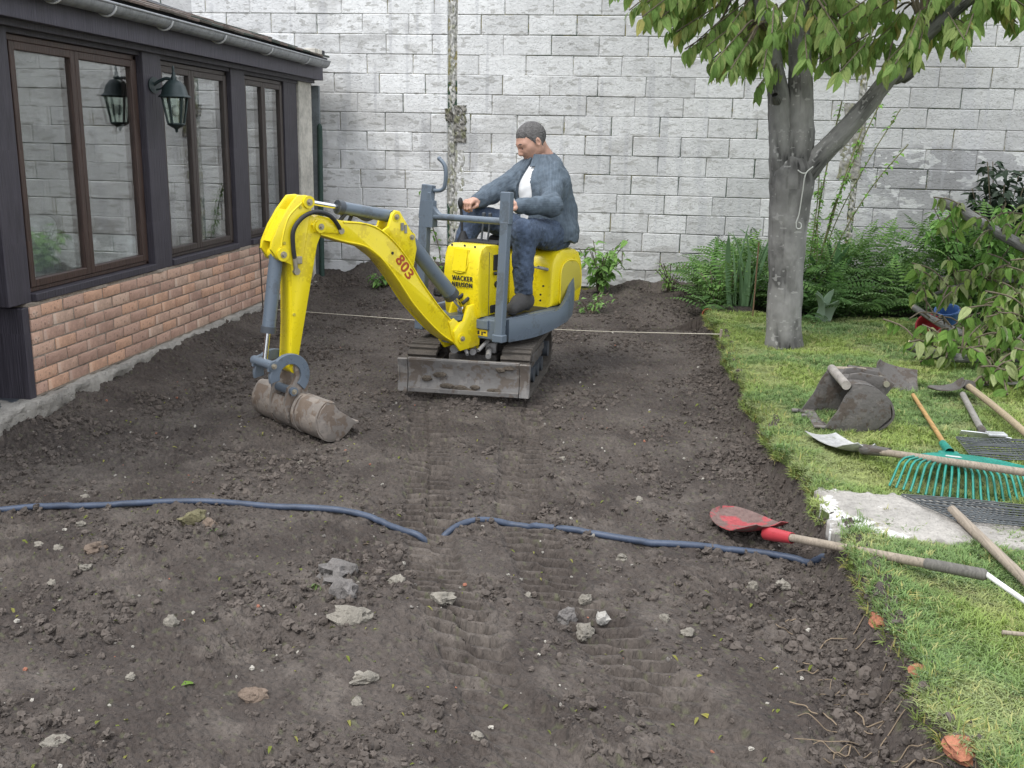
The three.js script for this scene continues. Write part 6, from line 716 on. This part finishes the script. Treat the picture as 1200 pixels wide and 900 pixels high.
  const mesh = (label, O, U, Vv, nu, nv) => { const t = thing('wire_mesh', label, 'mesh', O), gs = [], P = (u, v) => [U[0] * u + Vv[0] * v, 0.006 * n2(u * 3 + O[0], v * 3) + 0.008, U[2] * u + Vv[2] * v]; for (let i = 0; i <= nu; i++) gs.push(tube([0, 0.33, 0.66, 1].map((v) => P(i / nu, v)), 0.003, 6, 4)); for (let j = 0; j <= nv; j++) gs.push(tube([0, 0.25, 0.5, 0.75, 1].map((u) => { const p = P(u, j / nv); p[1] += 0.004; return p; }), 0.0032, 12, 4)); obj('strands', mergeGeometries(gs.map(strip)), M.netting, t, 0).userData.kind = 'stuff'; return t; };
  mesh('dark plastic netting spread over the right end of the concrete slab', [1.17, 0.2, -4.06], [0.95, 0, 0.12], [0.14, 0, 0.27], 38, 11);
  mesh('dark plastic netting lying on the grass beyond the rake', [1.66, 0.205, -4.97], [0.55, 0, 0.0], [-0.03, 0, 0.34], 22, 13);
  // broken bricks along the cut edge
  [['chunk of orange brick in the cut edge just below the red shovel', 0.885, 0.145, -3.14, 0.035], ['larger piece of broken brick in the cut edge below the first', 0.88, 0.135, -3.02, 0.05], ['reddish clump of fibrous root at the middle of the cut edge', 0.905, 0.15, -2.68, 0.04], ['crumbled orange brick in the cut edge nearest the camera', 0.9, 0.15, -2.31, 0.05]].forEach(([l, x, y, z, s], i) => tag(obj('broken_brick', rock(60 + i, s * 0.9, s * 0.55, s * 1.15, 2, 0.35).translate(x - 0.02, y, z), std({ color: C(0.42, 0.17, 0.1), map: rep(T.mottle, 7), bumpMap: rep(T.grain, 8), bumpScale: 0.006, roughness: 1 }), scene, 1), l, i === 2 ? 'root clump' : 'brick'));
  // pots behind the branches
  const pot = (name, label, x, y, z, r, m, rx) => { const t = thing(name, label, 'pot', [x, y, z]); obj('body', rot(new THREE.LatheGeometry([[0, 0], [r * 0.7, 0], [r * 0.74, 0.01], [r, r * 1.5], [r * 1.12, r * 1.5], [r * 1.12, r * 1.72], [r * 0.98, r * 1.72], [r * 0.9, r * 1.4], [r * 0.66, 0.02], [0, 0.02]].map((p) => new THREE.Vector2(...p)), 24), rx, 0, 0.2), m, t, 1); return t; };
  pot('red_pot', 'red plastic pot half hidden under the cut branches', 2.42, 0.19, -8.25, 0.09, M.red, 1.2); pot('blue_pot', 'blue plastic pot beside the red one under the cut branches', 2.62, 0.2, -8.4, 0.09, M.blue, 0.3); pot('clay_pot', 'small broken terracotta pot at the far corner of the lawn', 0.72, 0.15, -8.8, 0.045, std({ color: C(0.42, 0.12, 0.06), map: rep(T.mottle, 4), roughness: 0.95 }), 1.35);
  // stakes, string, post
  tag(obj('rusty_stake', rod([1.07, 0.1, -8.56], [1.075, 0.82, -8.57], 0.006, 0.006, 8), std({ color: C(0.2, 0.12, 0.07), roughness: 0.9 })), 'thin rusty stake standing between the iris leaves and the lawn', 'stake');
  tag(obj('metal_stake', rod([-3.24, -0.05, -8.46], [-3.255, 0.72, -8.47], 0.006, 0.006, 8), std({ color: C(0.07, 0.05, 0.04), roughness: 0.8 })), 'thin dark stake leaning on the brick wall of the house', 'stake');
  tag(obj('corner_post', [rod([-3.3, -0.05, -10.38], [-3.29, 1.7, -10.4], 0.028, 0.028, 12), mv(new THREE.SphereGeometry(0.028, 12, 8).scale(1, 1.6, 1), -3.29, 1.7, -10.4)], M.greenMetal), 'dark green metal post in the corner between house and wall', 'post');
  tag(obj('peg', bar([0.72, 0.1, -7.6], [0.725, 0.24, -7.6], 0.022, 0.02), M.greyWood), 'short wooden peg at the lawn edge that holds the string', 'peg');
  tag(obj('string_line', tube([[-3.243, 0.1, -8.46], [-2.2, 0.115, -8.2], [-1.2, 0.12, -8.0], [-0.3, 0.14, -7.83], [0.72, 0.2, -7.6]], 0.0032, 80, 5), M.rope), 'taut pale string line stretched across the soil behind the excavator', 'string');
  { // hose, half buried where the tracks crossed it
    const pts = [[-3.3, -3.55], [-2.95, -3.63], [-2.634, -3.717], [-2.451, -3.801], [-2.252, -3.868], [-1.828, -3.975], [-1.506, -3.956], [-1.197, -3.958], [-1.033, -3.914], [-0.866, -3.834], [-0.789, -3.815], [-0.726, -3.868], [-0.596, -3.97], [-0.451, -4.005], [-0.224, -3.926], [-0.007, -3.859], [0.203, -3.831], [0.408, -3.821], [0.62, -3.806], [0.72, -3.78], [0.8, -3.73], [0.9, -3.66]];
    const hc = new THREE.CatmullRomCurve3(pts.map(([x, z]) => V(x, 0, z)), false, 'centripetal'), NH = 220, hq = Array.from({ length: NH + 1 }, (_, i) => { const p = hc.getPoint(i / NH); return [p.x, soilH(p.x, p.z), p.z]; }), hp = hq.map((p, i) => { let m = 0, w = 0, top = -1; for (let k = -9; k <= 9; k++) { const e = hq[clamp(i + k, 0, NH)], g = Math.exp(-k * k / 30); m += e[1] * g; w += g; if (Math.abs(k) < 5) top = Math.max(top, e[1]); } return [p[0], lerp(m / w, top, 0.35) + 0.009 - 0.035 * Math.exp(-(((p[0] + 0.755) / 0.05) ** 2)) - 0.11 * sstep(p[0], 0.72, 0.88), p[2]]; });
    tag(obj('hose', tube(hp, 0.0145, 360, 12), M.hose), 'faded blue hose lying across the dug soil', 'hose'); }
  // stones that can be told apart
  const pale = () => std({ color: C(0.28, 0.255, 0.215), map: rep(T.mottle, 8), bumpMap: rep(T.grain, 8), bumpScale: 0.008, roughness: 1 }), greyS = () => std({ color: C(0.19, 0.175, 0.165), map: rep(T.mottle, 8), bumpMap: rep(T.grain, 8), bumpScale: 0.008, roughness: 1 }), brown = () => std({ color: C(0.2, 0.15, 0.115), map: rep(T.mottle, 8), bumpMap: rep(T.grain, 8), bumpScale: 0.008, roughness: 1 });
  const mP = pale(), mG = greyS(), mB = brown();
  const stone = (label, x, z, sx, sy, sz, m, seed, group) => tag(obj('stone', rot(rock(seed, sx, sy, sz, 3, 0.42, 0.8), 0, seed, 0).translate(x, soilH(x, z) + sy * 0.2, z), m, scene, 1), label, 'stone', group);
  stone('largest grey lump of rubble left of the middle track mark', -1.02, -3.33, 0.095, 0.055, 0.07, mG, 1); stone('grey angular stone in the middle of the pile of rubble', -0.945, -3.13, 0.06, 0.05, 0.055, mG, 2); stone('flat pale stone at the lower end of the pile of rubble', -0.875, -2.96, 0.075, 0.03, 0.045, mP, 3);
  stone('mossy rounded stone just below the hose at the left', -1.74, -3.67, 0.055, 0.04, 0.045, std({ color: C(0.2, 0.18, 0.1), map: rep(T.mottle, 8), bumpMap: rep(T.grain, 8), bumpScale: 0.008, roughness: 1 }), 4); stone('brown stone beside the mossy stone below the hose', -1.655, -3.63, 0.035, 0.028, 0.03, mB, 5);
  stone('pale speckled stone standing up left of the dark hollow', -1.47, -2.88, 0.026, 0.032, 0.024, mP, 6); stone('whitish flat stone in the lower left corner', -1.48, -2.2, 0.035, 0.014, 0.028, mP, 7); stone('pinkish brown pointed stone in the lower left foreground', -1.03, -2.5, 0.03, 0.028, 0.042, mB, 8); stone('brown stone at the end of the row of rubble on the left', -2.0, -3.36, 0.045, 0.03, 0.04, mB, 9);
  stone('pale yellowish stone below the pile of rubble', -0.73, -2.64, 0.045, 0.02, 0.03, mP, 10); stone('pale stone pair, the one right of the rubble pile', -0.79, -3.29, 0.042, 0.024, 0.034, mP, 11); stone('rough pale stone on the left edge of the left track mark', -0.59, -3.15, 0.045, 0.025, 0.04, mP, 12);
  stone('grey brown stone leaning in the group right of the track marks', -0.16, -3.16, 0.042, 0.034, 0.036, mG, 13); stone('light stone at the front of the group right of the track marks', -0.09, -3.08, 0.04, 0.025, 0.03, mP, 14); stone('whitest stone of the group right of the track marks', -0.035, -3.17, 0.026, 0.026, 0.024, std({ color: C(0.4, 0.38, 0.35), map: rep(T.mottle, 8), roughness: 1 }), 15); stone('pale stone at the back of the group right of the track marks', -0.1, -3.31, 0.03, 0.022, 0.022, mP, 16);
  stone('round pale stone just below the right half of the hose', 0.03, -3.7, 0.026, 0.018, 0.024, mP, 17); stone('white stone by itself above the red shovel handle', 0.51, -3.45, 0.026, 0.03, 0.02, mP, 18); stone('yellowish stone left of the cut bank', 0.625, -3.49, 0.028, 0.018, 0.024, mP, 19);
  const spots = [[-0.73, -3.315], [-0.31, -3.33], [0.18, -3.17], [0.255, -3.09], [-2.02, -3.09], [-2.26, -3.4], [-0.4, -3.85], [-1.43, -2.53], [-1.81, -3.85], [-2.39, -3.97], [-0.35, -2.39], [-2.15, -3.35], [-1.95, -3.2], [-2.2, -3.6], [0.1, -4.4], [-0.3, -4.9], [-1.6, -4.6], [-0.73, -2.52]];
  spots.forEach(([x, z], i) => stone('small pale stone lying loose on the dug soil', x, z, q(0.015, 0.026), q(0.01, 0.016), q(0.014, 0.022), mP, 20 + i, 'small pale stones on the dug soil'));
  // weed tufts on the soil
  const tuftG = (n, l) => { const gs = []; for (let i = 0; i < n; i++) { const a = q(0, 6.28); gs.push(rot(leafGeo(l * q(0.6, 1.1), 0.006, 0.7, 0.1, 3), -q(0.2, 1.2), a, 0)); const g = gs[gs.length - 1]; } return mergeGeometries(gs.map(strip)); };
  [['grass tuft beside the mossy stone below the hose', -1.6, -3.59, 46, 0.06], ['grass tuft left of the largest lump of rubble', -1.08, -3.24, 36, 0.055]].forEach(([l, x, z, n, s]) => tag(obj('grass_tuft', tuftG(n, s).translate(x, soilH(x, z), z), leafMat(0.2, 0.3, 0.08), scene, 0), l, 'grass tuft'));
  const leafLit = (label, x, z, m, s) => { const g = leafGeo(0.07 * s, 0.03 * s, 0.3, 0.3, 3); rot(g, 0, q(0, 6), 0); tag(obj('fallen_leaf', g.translate(x, soilH(x, z) + 0.012, z), m, scene, 0), label, 'leaf'); };
  leafLit('bright green fallen leaf on the soil in the left foreground', -1.27, -2.53, leafMat(0.25, 0.42, 0.06), 0.8); leafLit('yellow green leaf just below the gap in the hose', -0.79, -3.78, leafMat(0.5, 0.5, 0.06), 0.9); leafLit('yellow fallen leaf on the bare soil at the far left', -2.22, -5.35, leafMat(0.6, 0.55, 0.08), 0.7); leafLit('pale brown leaf below the hose left of the track mark', -1.0, -3.68, leafMat(0.35, 0.27, 0.18), 1.1); leafLit('small yellow leaf at the lower right of the soil', 0.29, -2.62, leafMat(0.5, 0.45, 0.08), 0.7);
  // --- loose soil: crumbs and clods, grit, bits of plant
  const soil = std({ color: C(1, 1, 1), roughness: 1 }), cg = [rock(101, 1, 0.75, 1.1, 2, 0.6, 0.8), rock(102, 1, 0.7, 0.9, 2, 0.65, 0.8), rock(103, 1.1, 0.8, 0.85, 2, 0.6, 0.9)].map((g) => boxUV(g, 1)), lists = [[], [], []];
  for (let i = 0; i < 120000; i++) { const z = -1.5 - 9 * Math.pow(rs(), 1.35), e = edgeX(z), bank = rs() < 0.08, x = bank ? e - Math.pow(rs(), 1.4) * 0.25 : q(-3.28, e + 0.02); const patch = sstep(fbm(x * 1.2 + 20, z * 1.2, 3), -0.25, 0.35), k = trackAt(x, z)[0]; if (rs() > 0.15 + 0.85 * Math.max(patch, bank ? 0.9 : 0) || rs() < k * 0.92) continue; const s = 0.0022 + 0.017 * Math.pow(rs(), 7) * (0.6 + 0.6 * patch) + (bank ? 0.002 : 0), v = q(0.7, 1.2); lists[i % 3].push({ p: [x, soilH(x, z) + s * 0.3, z], r: [q(0, 6), q(0, 6), q(0, 6)], s: s, c: [0.1 * v, 0.082 * v, 0.069 * v] }); }
  const crumbs = new THREE.Group(); crumbs.name = 'soil_crumbs'; scene.add(crumbs); tag(crumbs, 'crumbs and clods of loose dark soil over the dug ground', 'soil crumbs', null, 'stuff'); lists.forEach((l, i) => scatter('clods', cg[i], soil, l, crumbs));
  const grit = []; for (let i = 0; i < 1500; i++) { const z = -1.6 - 7 * Math.pow(rs(), 1.5), x = q(-3.2, edgeX(z) - 0.03), s = 0.002 + 0.008 * Math.pow(rs(), 3), b = rs(); if (fbm(x * 0.9 + 60, z * 0.9, 3) < -0.18) continue; grit.push({ p: [x, soilH(x, z) + s * 0.4, z], r: [q(0, 6), q(0, 6), q(0, 6)], s, c: b < 0.6 ? mul3([0.4, 0.37, 0.32], q(0.6, 1.2)) : b < 0.7 ? [0.33, 0.14, 0.09] : mul3([0.2, 0.18, 0.16], q(0.7, 1.2)) }); }
  tag(scatter('grit', cg[1], soil, grit), 'fine pale grit and crumbs of stone over the soil', 'grit', null, 'stuff');
  const bits = []; for (let i = 0; i < 800; i++) { const z = -1.8 - 5 * Math.pow(rs(), 1.3), x = q(-2.9, 0.75); bits.push({ p: [x, soilH(x, z) + 0.004, z], r: [q(-0.5, 0.3), q(0, 6.28), q(-0.3, 0.3)], s: q(0.08, 0.33), c: rs() < 0.5 ? [1.3, 1.25, 0.6] : [2, 1.6, 1.1] }); }
  tag(scatter('plant_bits', leafGeo(0.1, 0.035, 0.5, 0.3, 3), leafMat(0.2, 0.24, 0.09), bits), 'torn bits of leaf and straw strewn over the soil', 'plant litter', null, 'stuff');
  // fine roots hanging out of the cut bank
  const roots = []; for (let i = 0; i < 46; i++) { const z = q(-3.2, -1.9), e = edgeX(z), x0 = e - q(-0.01, 0.35), y0 = soilH(x0, z) + 0.006, a = q(0, 6.28), l = q(0.05, 0.16), pts = [[x0, y0, z]]; for (let k = 1; k < 5; k++) { const p = pts[k - 1], b = a + q(-0.8, 0.8), x = Math.min(e, p[0] + Math.cos(b) * l * 0.3), zz = p[2] + Math.sin(b) * l * 0.3; pts.push([x, soilH(x, zz) + q(0.004, 0.022), zz]); } roots.push(tube(pts, q(0.0012, 0.0026), 14, 4)); }
  tag(obj('roots', mergeGeometries(roots.map(strip)), std({ color: C(0.24, 0.18, 0.12), roughness: 1 }), scene, 0), 'thin pale roots torn out along the cut bank', 'roots', null, 'stuff');
}
renderer.render(scene, camera);
